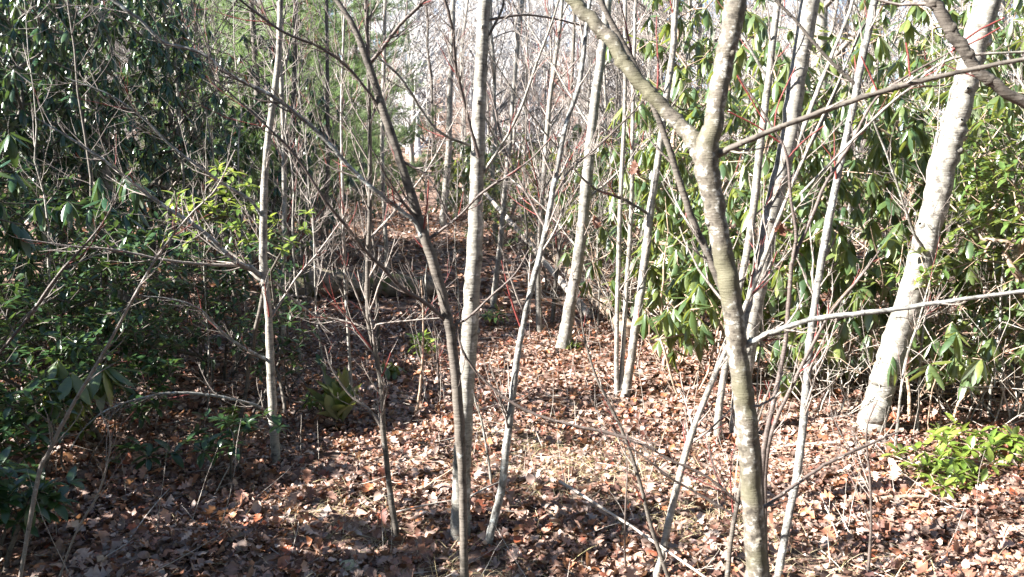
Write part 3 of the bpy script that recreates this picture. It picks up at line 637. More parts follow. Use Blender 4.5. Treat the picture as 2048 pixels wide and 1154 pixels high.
SHRUB_PARTS = 0
def shrub(name, label, cat, xy, h, r, nstem, ntip, kind, leafm, stemm='tan', group=None, singles=120, hmin=.25, lean=(0, 0), rtip=.0026, size=1.0, hollow=.35, crook=.1, bare=0.0, sides=5):
    base = np.array([xy[0], xy[1], float(gz(*xy))])
    nodes, par, cnt, tips = grow(base, h, r, nstem, ntip, hmin, crook, lean, hollow)
    root = thing(name, label, cat, base, group)
    mb = MB(); stems_mesh(nodes, par, cnt, mb, rtip, .05, sides); mb.build('stem', M[stemm], root, base)
    near = xy[1] < 7.0
    TP = {'rhodo': RH if near else RH4, 'laurel': LA if near else LA4, 'strap': ST}[kind]
    tk = {'rhodo': 'R' if near else 'r', 'laurel': 'L' if near else 'l', 'strap': 'S'}[kind]
    allm = []
    for t in tips:
        if NR.rand() < bare: continue
        ax = nodes[t] - nodes[par[t]]; ax = ax / (np.linalg.norm(ax) + 1e-9) + np.array([0, 0, .9])
        allm.append(whorl(nodes[t], ax, kind))
    allm = np.concatenate(allm); allm[:, :3, :3] *= size
    var = NR.randint(0, len(TP), len(allm))
    dx, dy, dz = allm[:, 0, 3], allm[:, 1, 3], allm[:, 2, 3] - CAM_H
    w = dy * CP - dz * SP; u = 1024 + FPX * dx / w; v = 577 - FPX * (dy * SP + dz * CP) / w
    vis = (w > .5) & (u > 0) & (u < 2048) & (v > 0) & (v < 1154)
    order = np.argsort(np.where(vis, w, 1e9)); solo = [q for q in order[:singles] if vis[q]]
    mask = np.ones(len(allm), bool); mask[solo] = False
    mb = MB()
    for q in range(len(TP)): mb.patch(*TP[q], allm[mask & (var == q)])
    if mb.n: mb.build('foliage', M[leafm], root, base)['kind'] = 'stuff'
    for q in solo:
        me = leaf_object_mesh(tk + str(var[q]) + leafm, *TP[var[q]], M[leafm])
        o = bpy.data.objects.new('leaf', me); COL.objects.link(o); o.parent = root
        mm = Matrix(allm[q].tolist()); mm.translation -= Vector(base); o.matrix_local = mm
    return root

GR = 'rhododendrons on the sunny right side'
rh = 'rhododendron_shrub'; S = 'shrub'
# right side
shrub(rh, 'sunlit rhododendron with long drooping leaves between near fork and thick pale trunk', S, (1.95, 6.0), 3.0, .62, 6, 130, 'rhodo', 'rhodo', group=GR, singles=280, hmin=.08, size=1.0)
shrub(rh, 'rhododendron directly behind the foot of the thick pale leaning trunk', S, (2.9, 6.3), 3.0, .75, 6, 165, 'rhodo', 'rhodo', group=GR, singles=260, hmin=.06, size=1.0)
shrub(rh, 'rhododendron at the right edge with drooping leaves over bare tangled stems', S, (3.9, 6.1), 3.2, .9, 6, 180, 'rhodo', 'rhodo', group=GR, singles=240, hmin=.1, size=1.0)
shrub(rh, 'low broad leaved rhododendron at the right edge, leaves hanging just above the litter', S, (2.85, 5.15), .85, .42, 4, 26, 'rhodo', 'rhodo', group=GR, singles=220, hmin=.4, size=1.0)
shrub(rh, 'thin see through rhododendron between the tree with swollen foot and near fork', S, (1.4, 6.9), 2.7, .55, 5, 110, 'rhodo', 'rhodo', group=GR, singles=280, hmin=.1, size=1.0)
shrub(rh, 'small drooping rhododendron beside the clumped tree of three stems', S, (1.35, 6.0), 1.3, .35, 4, 34, 'rhodo', 'rhodo', group=GR, singles=180, hmin=.3)
shrub(rh, 'tall back row rhododendron above the thick pale trunk', S, (3.9, 8.2), 4.2, 1.2, 7, 240, 'rhodo', 'rhodo', group=GR, singles=80, hmin=.1, size=1.0)
shrub(rh, 'tall back row rhododendron seen beside the near fork', S, (2.5, 8.9), 3.5, 1.0, 7, 150, 'rhodo', 'rhodo', group=GR, singles=100, hmin=.1, size=1.0)
shrub(rh, 'tall back row rhododendron at the right edge', S, (5.7, 8.2), 4.6, 1.3, 7, 330, 'rhodo', 'rhodo', group=GR, singles=60, hmin=.1)
shrub(rh, 'tall rhododendron outside the right edge of the view', S, (5.7, 5.8), 3.6, 1.1, 6, 240, 'rhodo', 'rhodo', group=GR, singles=0, hmin=.1)
shrub(rh, 'rhododendron with leaf clusters hanging at the top edge right of the forked limb', S, (1.75, 7.6), 4.0, .7, 4, 80, 'rhodo', 'rhodo', group=GR, singles=140, hmin=.58)
shrub(rh, 'low sunlit rhododendron hugging the ground behind the near fork', S, (1.7, 6.5), 1.7, .6, 6, 100, 'rhodo', 'rhodo', group=GR, singles=200, hmin=.03)
shrub(rh, 'low sunlit rhododendron between the near fork and thick pale trunk, leaves down to the litter', S, (2.35, 6.0), 1.6, .6, 6, 110, 'rhodo', 'rhodo', group=GR, singles=220, hmin=.03)
shrub(rh, 'low rhododendron right of the thick pale trunk, leaves down to the litter', S, (3.5, 6.0), 1.7, .75, 6, 130, 'rhodo', 'rhodo', group=GR, singles=200, hmin=.03)
shrub(rh, 'low rhododendron behind the tree with swollen foot', S, (1.5, 8.6), 2.0, .9, 6, 150, 'rhodo', 'rhodo', group=GR, singles=0, hmin=.03)
shrub('laurel_shrub', 'bright oval leaved laurel at the right edge beside the thick pale trunk', S, (3.35, 5.3), 2.35, .48, 5, 180, 'laurel', 'laurel', singles=280, hmin=.4, size=1.0)
shrub('laurel_shrub', 'oval leaved laurel growing against the middle of the thick pale trunk', S, (2.72, 5.25), 1.35, .28, 3, 26, 'laurel', 'laurel', singles=200, hmin=.6)
shrub('laurel_shrub', 'low bright green laurel seedling spreading over the litter at the right edge', S, (2.5, 4.4), .08, .32, 4, 26, 'laurel', 'bright', singles=260, hmin=.35, size=1.1)
shrub('laurel_shrub', 'second low laurel seedling touching the right edge above the litter', S, (2.85, 4.6), .12, .36, 4, 30, 'laurel', 'bright', singles=160, hmin=.35, size=1.1)
# left side: tall dark rhododendrons and lower laurels
GL = 'dark rhododendrons on the shaded left side'
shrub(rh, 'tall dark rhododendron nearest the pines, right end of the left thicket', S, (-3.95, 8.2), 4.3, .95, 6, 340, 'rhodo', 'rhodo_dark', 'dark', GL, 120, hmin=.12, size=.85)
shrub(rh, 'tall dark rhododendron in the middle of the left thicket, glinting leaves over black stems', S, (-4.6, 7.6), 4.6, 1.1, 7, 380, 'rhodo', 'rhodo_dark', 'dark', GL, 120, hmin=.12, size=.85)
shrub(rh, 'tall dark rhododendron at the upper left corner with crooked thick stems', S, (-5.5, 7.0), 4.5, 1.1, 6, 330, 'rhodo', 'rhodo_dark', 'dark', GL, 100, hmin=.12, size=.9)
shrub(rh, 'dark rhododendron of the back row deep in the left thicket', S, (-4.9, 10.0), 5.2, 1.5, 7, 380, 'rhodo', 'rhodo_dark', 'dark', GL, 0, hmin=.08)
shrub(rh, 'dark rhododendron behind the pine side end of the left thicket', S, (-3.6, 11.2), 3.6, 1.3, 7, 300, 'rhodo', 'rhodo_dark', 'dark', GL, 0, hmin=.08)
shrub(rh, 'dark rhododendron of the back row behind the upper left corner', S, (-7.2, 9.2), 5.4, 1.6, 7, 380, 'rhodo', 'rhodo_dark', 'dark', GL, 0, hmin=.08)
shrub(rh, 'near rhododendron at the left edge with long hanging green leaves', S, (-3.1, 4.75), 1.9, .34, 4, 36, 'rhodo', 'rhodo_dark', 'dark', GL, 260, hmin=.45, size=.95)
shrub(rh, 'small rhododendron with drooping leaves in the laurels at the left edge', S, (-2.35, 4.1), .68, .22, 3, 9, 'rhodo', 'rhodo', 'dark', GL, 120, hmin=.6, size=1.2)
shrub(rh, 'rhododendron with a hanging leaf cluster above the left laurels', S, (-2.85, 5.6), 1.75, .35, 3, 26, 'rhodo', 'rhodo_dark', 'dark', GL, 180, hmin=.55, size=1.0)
GQ = 'laurels in the lower left thicket'
lq = 'laurel_shrub'
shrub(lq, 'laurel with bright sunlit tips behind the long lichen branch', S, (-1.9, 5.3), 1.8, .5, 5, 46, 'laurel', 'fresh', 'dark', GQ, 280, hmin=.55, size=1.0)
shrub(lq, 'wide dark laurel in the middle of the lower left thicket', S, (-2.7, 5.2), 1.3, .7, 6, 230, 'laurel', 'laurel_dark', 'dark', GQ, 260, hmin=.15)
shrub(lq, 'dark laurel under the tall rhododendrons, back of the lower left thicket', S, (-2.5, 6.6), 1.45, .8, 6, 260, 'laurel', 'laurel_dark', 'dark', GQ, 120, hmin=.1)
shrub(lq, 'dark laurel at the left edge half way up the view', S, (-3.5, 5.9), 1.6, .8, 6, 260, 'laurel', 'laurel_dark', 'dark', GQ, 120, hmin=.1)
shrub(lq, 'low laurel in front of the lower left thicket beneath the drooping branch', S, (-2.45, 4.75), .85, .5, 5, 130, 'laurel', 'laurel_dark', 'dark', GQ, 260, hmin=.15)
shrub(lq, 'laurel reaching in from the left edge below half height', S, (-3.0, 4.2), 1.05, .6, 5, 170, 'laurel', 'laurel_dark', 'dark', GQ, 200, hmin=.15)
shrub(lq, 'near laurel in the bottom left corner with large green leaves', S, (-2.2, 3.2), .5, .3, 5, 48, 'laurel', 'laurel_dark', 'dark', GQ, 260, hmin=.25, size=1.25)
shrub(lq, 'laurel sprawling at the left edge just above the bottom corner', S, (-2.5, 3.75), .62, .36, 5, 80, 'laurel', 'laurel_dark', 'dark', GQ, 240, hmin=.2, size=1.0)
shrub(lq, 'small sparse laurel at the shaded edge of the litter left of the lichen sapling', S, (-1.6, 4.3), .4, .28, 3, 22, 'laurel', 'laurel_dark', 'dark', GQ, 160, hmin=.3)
shrub(lq, 'sparse laurel standing just left of the lichen sapling foot', S, (-1.62, 5.5), .85, .35, 4, 40, 'laurel', 'laurel_dark', 'dark', GQ, 160, hmin=.3)
# small plants in the litter
def sprout(name, label, uv, h, r, nst, nt_, kind, lm, size, hm=.5):
    p = on_ground(*uv); shrub(name, label, 'plant', (p[0], p[1]), h, r, nst, nt_, kind, lm, 'darktwig', None, 300, hmin=hm, size=size)
sprout('strap_leaved_plant', 'green yellow strap leaved seedling with upright folded leaves left of the crooked sapling', (690, 850), .12, .12, 3, 5, 'strap', 'strap', 1.35, .2)
sprout('laurel_seedling', 'tiny pale green seedling left of the strap leaved plant', (632, 830), .14, .06, 2, 4, 'laurel', 'laurel', 1.0)
sprout('rhododendron_seedling', 'small yellow green seedling in the litter between the thin sapling and dark stem', (770, 762), .18, .10, 2, 4, 'rhodo', 'strap', .9)
sprout('laurel_seedling', 'small bright seedling just left of the dark curving sapling', (852, 740), .34, .14, 3, 9, 'laurel', 'fresh', 1.5)
sprout('laurel_seedling', 'small seedling with pale leaves near the foot of the lichen sapling', (462, 850), .13, .06, 2, 3, 'laurel', 'laurel', 1.1)
sprout('laurel_seedling', 'lone seedling in the left shade under the arching branch', (180, 900), .22, .08, 2, 4, 'laurel', 'laurel', 1.3)
sprout('laurel_seedling', 'pale green seedling behind the middle trunk at the shade edge', (985, 655), .2, .2, 3, 8, 'laurel', 'laurel', 1.2)
sprout('laurel_seedling', 'tuft of green leaves at the foot of the tree with swollen foot', (1150, 702), .06, .12, 3, 6, 'laurel', 'laurel', .8)
sprout('laurel_seedling', 'green seedling low in the litter at the left shade edge', (270, 945), .14, .16, 3, 6, 'laurel', 'laurel_dark', 1.2)

# mid-distance shrubs beyond the clearing
GM = 'low green shrubs beyond the clearing'
for k_, (xy, h_, r_, nt_, lab) in enumerate([((.75, 11.5), 2.3, 1.0, 200, 'dark scrubby rhododendron behind the slim grey trees right of centre'), ((2.1, 12.5), 3.0, 1.3, 240, 'rhododendron behind the tree with swollen foot'),
    ((3.8, 12.5), 3.8, 1.5, 260, 'rhododendron far behind the near fork'), ((-.4, 17.5), 2.2, 1.2, 200, 'pale green shrub at the right side of the trail end'), ((1.8, 18), 2.8, 1.8, 220, 'shrub beyond the slim grey trees'),
    ((-1.1, 24), 2.6, 1.5, 200, 'yellow green shrub at the far end of the trail'), ((.2, 25), 3.0, 1.9, 200, 'pale shrub right of the far trail end'), ((6.0, 12), 4.2, 1.8, 260, 'rhododendron far behind the thick pale trunk'),
    ((-5.2, 14.5), 2.6, 1.6, 240, 'dark low shrub left of the rotting log'), ((-3.6, 13.6), 1.6, 1.1, 160, 'low dark shrub under the pines')]):
    shrub('rhododendron_shrub' if k_ % 3 else 'laurel_shrub', lab, S, xy, h_, r_, 6, nt_, 'rhodo' if k_ % 3 else 'laurel', 'rhodo' if xy[0] > -3 else 'rhodo_dark', 'tan', GM, 0, hmin=.05, size=1.15 if xy[1] < 14 else 1.7, sides=3)
# unseen shrubs added to cast shade and block sky; some fill the left thicket
GS = 'shrubs left of the view'
src = shrub(rh, 'tall dark rhododendron added unseen left of the view to cast shade', S, (-6.4, 4.9), 3.6, 1.2, 6, 330, 'rhodo', 'rhodo_dark', 'dark', GS, 0, hmin=.1)
LW = iter(['close to the bottom left corner, outside the view', 'low, just outside the left edge', 'farther left, tallest of its row', 'left and slightly behind the first', 'left beyond the thicket', 'farthest left beyond the thicket', 'small, left beside the camera', 'outside the left edge, second from the corner', 'left of the view, third from the corner', 'large, left behind the camera', 'largest, farther left behind the camera', 'behind the left thicket, outer one', 'behind the left thicket, inner one', 'far behind the left thicket', 'behind the camera, first from the left', 'behind the camera, middle one', 'behind the camera, right one', 'to the right beside the camera', 'outside the right edge', 'behind the camera at the far left', 'far to the right', 'far back, middle one', 'far back, left one', 'far back, right one'])
for xy, sc, rz in [((-3.75, 2.55), .82, 1.0), ((-4.9, 4.6), .52, 2.6), ((-7.5, 5.8), 1.15, 2.0), ((-6.6, 2.9), 1.0, 3.1), ((-8.4, 7.6), 1.3, 4.0), ((-9.2, 10), 1.35, .6), ((-3.8, 1.3), .75, 2.2),
                   ((-4.3, 2.1), .8, 4.2), ((-8.5, .2), .95, .9), ((-5.0, .2), 1.15, 2.9), ((-6.6, -.9), 1.45, 5.0), ((-8.6, 12.8), 1.6, 1.2), ((-7.2, 12.6), 1.45, 3.6), ((-10.5, 15), 1.8, 5.5), ((-2.5, -3.2), 1.1, .4), ((.6, -4.2), 1.2, 1.4), ((3.6, -3.4), 1.2, 2.4), ((6.2, -1.0), 1.3, 3.3), ((6.6, 2.2), 1.25, 4.4), ((-6.0, -3.5), 1.2, 5.2), ((9, 1), 1.6, .3), ((2, -7.5), 1.7, 2.7), ((-3, -8), 1.7, 3.7), ((7, -6), 1.7, 1.9)]:
    dup(src, (xy[0], xy[1], float(gz(*xy))), rz, sc, 'added dark rhododendron standing ' + next(LW))
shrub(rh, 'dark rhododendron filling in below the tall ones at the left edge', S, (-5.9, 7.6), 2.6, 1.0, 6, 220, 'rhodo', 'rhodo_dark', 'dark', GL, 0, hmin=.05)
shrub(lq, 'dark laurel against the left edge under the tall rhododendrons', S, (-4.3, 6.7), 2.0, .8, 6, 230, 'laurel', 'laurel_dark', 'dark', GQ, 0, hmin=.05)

# bare brushy undergrowth (tangled stems)
def brush(label, xy, h, r, nst, nt_, mat, group, rtip=.0013):
    base = np.array([xy[0], xy[1], float(gz(*xy))]); nodes, par, cnt, tips = grow(base, h, r, nst, nt_, .1, .16, (0, 0), 0)
    mb = MB(); stems_mesh(nodes, par, cnt, mb, rtip, .02, 4); root = thing('bare_bush', label, 'bush', base, group); mb.build('branches', M[mat], root, base)['kind'] = 'stuff'
    return root
GB = 'bare twiggy bushes'
protoB = [brush('bare tangled bush of pale dead stems under the right hand rhododendrons', (2.4, 6.1), 1.0, .8, 7, 170, 'deadwood', GB), brush('bare brown bush of tangled stems under the right edge rhododendrons', (3.6, 6.0), 1.1, .9, 7, 190, 'tan', GB),
          brush('bare twiggy bush left of the lichen sapling', (-1.7, 5.9), 1.0, .6, 6, 120, 'darktwig', GB), brush('bare grey bush behind the rotting log', (-3.3, 11.6), 1.6, 1.2, 7, 180, 'twig', GB)]
for q, x, y, s_, lab in [(0, 4.3, 5.7, 1.0, 'bare pale bush low at the right edge'), (1, 2.9, 7.4, 1.3, 'bare brown bush behind the thick pale trunk'), (0, 1.2, 8.5, 1.2, 'bare pale bush by the foot of the slanting fallen trunk'),
                         (1, 1.6, 9.6, 1.4, 'bare brown bush behind the tree with swollen foot'), (3, .6, 10.8, 1.0, 'bare grey bush right of the slim sapling behind the middle trunk'), (3, -3.0, 9.6, 1.1, 'bare grey bush at the left end of the rotting log'),
                         (2, -2.2, 7.6, 1.3, 'bare dark bush before the left thicket'), (3, -3.1, 15.0, 1.0, 'bare grey bush beside the trail'), (3, 2.2, 14.5, 1.5, 'bare grey bush far behind the slanting trunk'), (0, 3.6, 8.0, 1.5, 'bare pale bush deep among the right hand rhododendrons'),
                         (3, .6, 13.2, .9, 'bare grey bush on the trail edge'), (0, 5.0, 6.6, 1.4, 'bare pale bush behind the right edge'), (3, 1.2, 11.8, 1.5, 'tall bare grey bush right of the clearing, middle distance'), (3, -2.9, 13.6, 1.2, 'bare grey bush under the pines'), (3, 3.0, 11.2, 1.6, 'tall bare grey bush behind the clumped tree'), (3, 1.0, 16.0, 1.6, 'tall bare grey bush deep in the woods right of the middle trunk'), (3, -4.6, 11.4, 1.3, 'tall bare grey bush left of the rotting log'), (3, 4.2, 14.5, 1.8, 'tall bare grey bush deep behind the near fork'), (3, -.1, 19.5, 1.4, 'bare grey bush right of the trail end'), (3, 2.6, 20, 1.8, 'large bare grey bush at the foot of the hill')]:
    dup(protoB[q], (x, y, float(gz(x, y))), R.uniform(0, 6), s_, lab)
for x, y, q, s_, lab in [(3.15, 5.3, 0, .85, 'bare pale bush at the front of the tangle right of the thick pale trunk'), (3.75, 5.5, 1, 1.0, 'bare brown bush in the tangle near the right edge'), (2.5, 5.6, 0, .7, 'small bare pale bush left of the thick pale trunk foot'), (3.6, 4.95, 0, .6, 'small bare pale bush behind the low right edge seedlings'), (2.2, 5.5, 0, .8, 'bare pale bush between near fork and thick pale trunk'), (3.5, 5.3, 0, 1.1, 'bare pale bush of criss crossing stems below the bright laurel'), (3.0, 5.7, 1, 1.0, 'bare brown bush close behind the thick pale trunk foot'), (4.2, 7.2, 0, 1.8, 'large bare pale bush inside the right hand rhododendrons'), (1.9, 7.3, 0, 1.3, 'bare pale bush behind the drooping sunlit rhododendron'), (.9, 9.2, 0, 1.2, 'bare pale bush beside the slanting fallen trunk'), (-3.6, 12.8, 3, .9, 'bare grey bush beyond the rotting log')]:
    dup(protoB[q], (x, y, float(gz(x, y))), R.uniform(0, 6), s_, lab)

# ------------------------------------------------------------------ woodland trees
def forest_tree(h, r, nb, seed, tmat, bmat, ltw, name, label, group, low=.3, sides=7, nt2=9, thick=1.0):
    NR.seed(seed); base = np.zeros(3)
    n = 14; P = np.array([[.0, .0, h * t] for t in np.linspace(-.01, 1, n)]); P[:, :2] += np.cumsum(NR.randn(n, 2) * h * .006, 0); Rr = r * (1 - .85 * np.linspace(0, 1, n)); Rr[0] *= 1.35
    root = thing(name, label, 'tree', (0, 0, 0), group)
    mb = MB(); mb.tube(P, Rr, sides, .04); mb.build('trunk', M[tmat], root)
    bm = MB()
    for _ in range(nb):
        q = low + (1 - low) * NR.rand() ** .9; f_ = q * (n - 1.01); i = int(f_); p = P[i] + (P[i + 1] - P[i]) * (f_ - i)
        a = NR.rand() * 6.28; d = np.array([math.cos(a), math.sin(a), NR.uniform(.3, 1.1)]); ln = h * (1 - q * .7) * NR.uniform(.14, .3)
        c = twig_curve(p, d, ln, .3, 6, .18); r0 = max(.004, Rr[i] * .38) * thick; rs = np.linspace(r0, r0 * .25, len(c)); bm.tube(c, rs, 4)
        for __ in range(nt2):
            f2 = NR.uniform(.15, .95) * (len(c) - 1.01); k_ = int(f2); pp = c[k_] + (c[k_ + 1] - c[k_]) * (f2 - k_); t = c[k_ + 1] - c[k_]; t /= np.linalg.norm(t)
            l2 = ln * NR.uniform(.2, .5); c2 = twig_curve(pp, side_dir(t, .8) + t * .5, l2, .3, 4, .15); r2 = r0 * .42; bm.tube(c2, np.linspace(r2, r2 * .35, len(c2)), 3)
            for ___ in range(ltw):
                k3 = NR.randint(0, 4); t3 = c2[k3 + 1] - c2[k3]; t3 = t3 / np.linalg.norm(t3)
                c3 = twig_curve(c2[k3] + (c2[k3 + 1] - c2[k3]) * NR.rand(), side_dir(t3, .8) + t3 * .5, l2 * NR.uniform(.3, .6), .3, 2, .1); bm.tube(c3, np.linspace(r2 * .5, r2 * .22, 3), 3)
    bm.build('branches', M[bmat], root)['kind'] = 'stuff'
    return root

GW = 'thin twiggy saplings in the understorey'
protoW = [forest_tree(3.4, .013, 26, 61, 'grey', 'twig', 1, 'twiggy_sapling', 'thin grey twiggy sapling before the left thicket', GW, .1, 5, 5, .9), forest_tree(2.6, .010, 24, 62, 'pale', 'twig', 1, 'twiggy_sapling', 'thin pale twiggy sapling behind the lichen sapling', GW, .1, 5, 5, .9),
          forest_tree(4.2, .016, 30, 63, 'dark', 'darktwig', 1, 'twiggy_sapling', 'thin dark twiggy sapling beside the thin vertical sapling', GW, .12, 5, 5, .9)]
for q, x, y in ((0, -1.9, 7.0), (1, -1.5, 6.2), (2, -1.25, 7.6)): protoW[q].location = (x, y, float(gz(x, y)))
for q, x, y, s_, lab in [(0, -2.6, 7.6, 1.1, 'thin grey twiggy sapling at the foot of the dark thicket'), (1, -2.2, 5.6, .8, 'short pale twiggy sapling among the left laurels'), (2, -2.4, 9.0, 1.0, 'thin dark twiggy sapling in front of the rotting log'), (0, -1.0, 9.3, 1.0, 'thin grey twiggy sapling in the shade before the trail'),
                         (1, -.55, 8.4, .9, 'thin pale twiggy sapling left of the middle trunk in the shade'), (2, .25, 9.6, 1.1, 'thin dark twiggy sapling seen right of the middle trunk'), (0, .95, 8.6, .9, 'thin grey twiggy sapling near the tree with swollen foot'), (1, 1.9, 8.0, 1.2, 'thin pale twiggy sapling by the sunlit rhododendron'),
                         (0, 2.4, 6.9, 1.0, 'thin grey twiggy sapling inside the right hand rhododendrons'), (1, 3.4, 5.5, 1.1, 'thin pale twiggy sapling right of the thick pale trunk'), (0, 4.3, 6.2, 1.1, 'thin grey twiggy sapling at the right edge'), (2, -3.4, 6.4, 1.0, 'thin dark twiggy sapling over the left edge laurels'),
                         (0, -2.9, 5.0, .8, 'short grey twiggy sapling near the left edge'), (1, -2.0, 10.5, 1.0, 'thin pale twiggy sapling behind the rotting log'), (0, .5, 11.5, 1.1, 'thin grey twiggy sapling right of the trail'), (2, 1.4, 10.4, 1.2, 'thin dark twiggy sapling behind the slanting fallen trunk'),
                         (1, -2.8, 13, 1.2, 'thin pale twiggy sapling left of the trail'), (0, -2.8, 11, 1.3, 'thin grey twiggy sapling by the left end of the rotting log'), (1, 1.65, 5.2, .7, 'short pale twiggy sapling close behind the near fork'), (0, 2.7, 5.1, .75, 'short grey twiggy sapling before the thick pale trunk')]:
    dup(protoW[q], (x, y, float(gz(x, y))), R.uniform(0, 6), s_, lab)
MIDL = 'slim bare sapling in the woods behind the clearing'
GT = 'slim bare trees behind the clearing'
protoM = [forest_tree(9, .05, 46, 31, 'grey', 'twig', 2, 'bare_tree', 'x', GT, .12), forest_tree(11, .07, 50, 32, 'dark', 'darktwig', 2, 'bare_tree', 'x', GT, .15),
          forest_tree(8, .035, 44, 33, 'pale', 'twig', 2, 'bare_tree', 'x', GT, .1), forest_tree(12, .10, 50, 34, 'grey', 'twig', 2, 'bare_tree', 'x', GT, .2)]
kindw = ['slim grey tree', 'dark tree', 'thin pale sapling', 'stout grey tree']
used = [False] * 4
def place(proto, k_, x, y, s_, label, group=None):
    loc = (x, y, float(gz(x, y)) - .03)
    if not used[k_]:
        r_ = proto[k_]; r_.location = loc; r_.rotation_euler[2] = R.uniform(0, 6); r_.scale = (s_,) * 3; r_['label'] = label; used[k_] = True; return
    dup(proto[k_], loc, R.uniform(0, 6.28), s_, label, group)
R.seed(5); spots = []
tries = 0
while len(spots) < 105 and tries < 6000:
    tries += 1; y = 9.0 + 27 * R.random() ** .85; x = R.uniform(-.62, .62) * y
    if abs(x + .11 * y - .3) < (1.35 if y < 20 else 1.0) and y < 29: continue      # keep the trail open
    if y < 12 and -1.2 < x < 1.8: continue
    if -.40 < x / y < -.12 and R.random() < .75: continue
    if any((x - a_) ** 2 + (y - b_) ** 2 < .6 for a_, b_ in spots): continue
    spots.append((x, y))
cnt_of = {}
ORD = ['', 'second ', 'third ', 'fourth ', 'fifth ', 'sixth ', 'seventh ', 'eighth ', 'ninth ', 'tenth ', 'eleventh ', 'twelfth ']
def row_labels(items, zones, rows):
    """items (x, y, kind word) -> labels counted from the left inside every zone, row and kind"""
    out = {}; order_ = sorted(range(len(items)), key=lambda i: items[i][0] / items[i][1]); seen = {}; tot = {}
    def cell(i):
        x, y, w = items[i]; u = 1024 + FPX * x / y
        return w, next(z for lim, z in zones if u < lim), next(r for lim, r in rows if y < lim)
    for i in order_: tot[cell(i)] = tot.get(cell(i), 0) + 1
    for i in order_:
        c = cell(i); n = seen.get(c, 0); seen[c] = n + 1
        out[i] = f"{c[0]} {c[2]} {c[1]}" if tot[c] == 1 else f"{ORD[min(n, 11)]}{c[0]} from the left {c[2]} {c[1]}"
    return [out[i] for i in range(len(items))]
mk = [R.choice([0, 0, 1, 2, 2, 3]) for _ in spots]
labs = row_labels([(x, y, kindw[k_]) for (x, y), k_ in zip(spots, mk)],
                  [(500, 'behind the dark thicket'), (760, 'among the pines'), (950, 'left of the middle trunk'), (1130, 'right of the middle trunk'), (1330, 'around the clumped tree'), (1600, 'behind the near fork'), (9999, 'behind the thick pale trunk')],
                  [(14, 'just beyond the clearing'), (20, 'farther in'), (27, 'deep in the woods'), (999, 'at the hill foot')])
for (x, y), k_, lb in zip(spots, mk, labs): place(protoM, k_, x, y, R.uniform(.75, 1.25), lb)

used = [False] * 4
GH = 'bare trees on the hillside'
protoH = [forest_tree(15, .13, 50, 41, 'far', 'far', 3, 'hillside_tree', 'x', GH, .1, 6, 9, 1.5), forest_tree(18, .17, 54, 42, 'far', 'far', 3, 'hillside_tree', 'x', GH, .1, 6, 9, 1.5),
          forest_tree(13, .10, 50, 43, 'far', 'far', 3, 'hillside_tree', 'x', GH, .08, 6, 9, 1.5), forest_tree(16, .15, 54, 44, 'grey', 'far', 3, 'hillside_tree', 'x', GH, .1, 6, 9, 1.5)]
hs = []
while len(hs) < 250:
    y = 36 + 85 * R.random() ** .8; x = R.uniform(-.70, .70) * y
    if x / y > .12 and R.random() < .35: continue
    hs.append((x, y, R.randrange(4)))
labs = row_labels([(x, y, ['pale tree', 'tall pale tree', 'short pale tree', 'grey tree'][k_]) for x, y, k_ in hs],
                  [(300, 'above the dark thicket'), (560, 'above the left sapling'), (760, 'above the pines'), (950, 'left of the middle trunk'), (1130, 'right of the middle trunk'), (1330, 'around the clumped tree'), (1600, 'behind the near fork'), (9999, 'behind the thick pale trunk')],
                  [(55, 'low on the hillside'), (75, 'midway up the hillside'), (95, 'high on the hillside'), (999, 'on the hilltop')])
for (x, y, k_), lb in zip(hs, labs): place(protoH, k_, x, y, R.uniform(.7, 1.15), lb)
for x, y, s_, lb in [(-20, -14, 1, 'far back left'), (-9, -22, 1.1, 'back left'), (4, -18, 1, 'straight back'), (15, -16, 1.1, 'back right'), (20, -2, 1, 'off to the right'), (18, 10, 1.1, 'right of the view'), (-2, -30, 1.2, 'farthest back'), (26, -20, 1, 'far back right')]:
    dup(protoH[R.randrange(4)], (x, y, float(gz(x, y)) - .03), R.uniform(0, 6), s_, 'unseen bare tree added behind the camera, ' + lb, 'unseen bare trees added behind the camera')  # unseen trees added around the view to screen off sky light

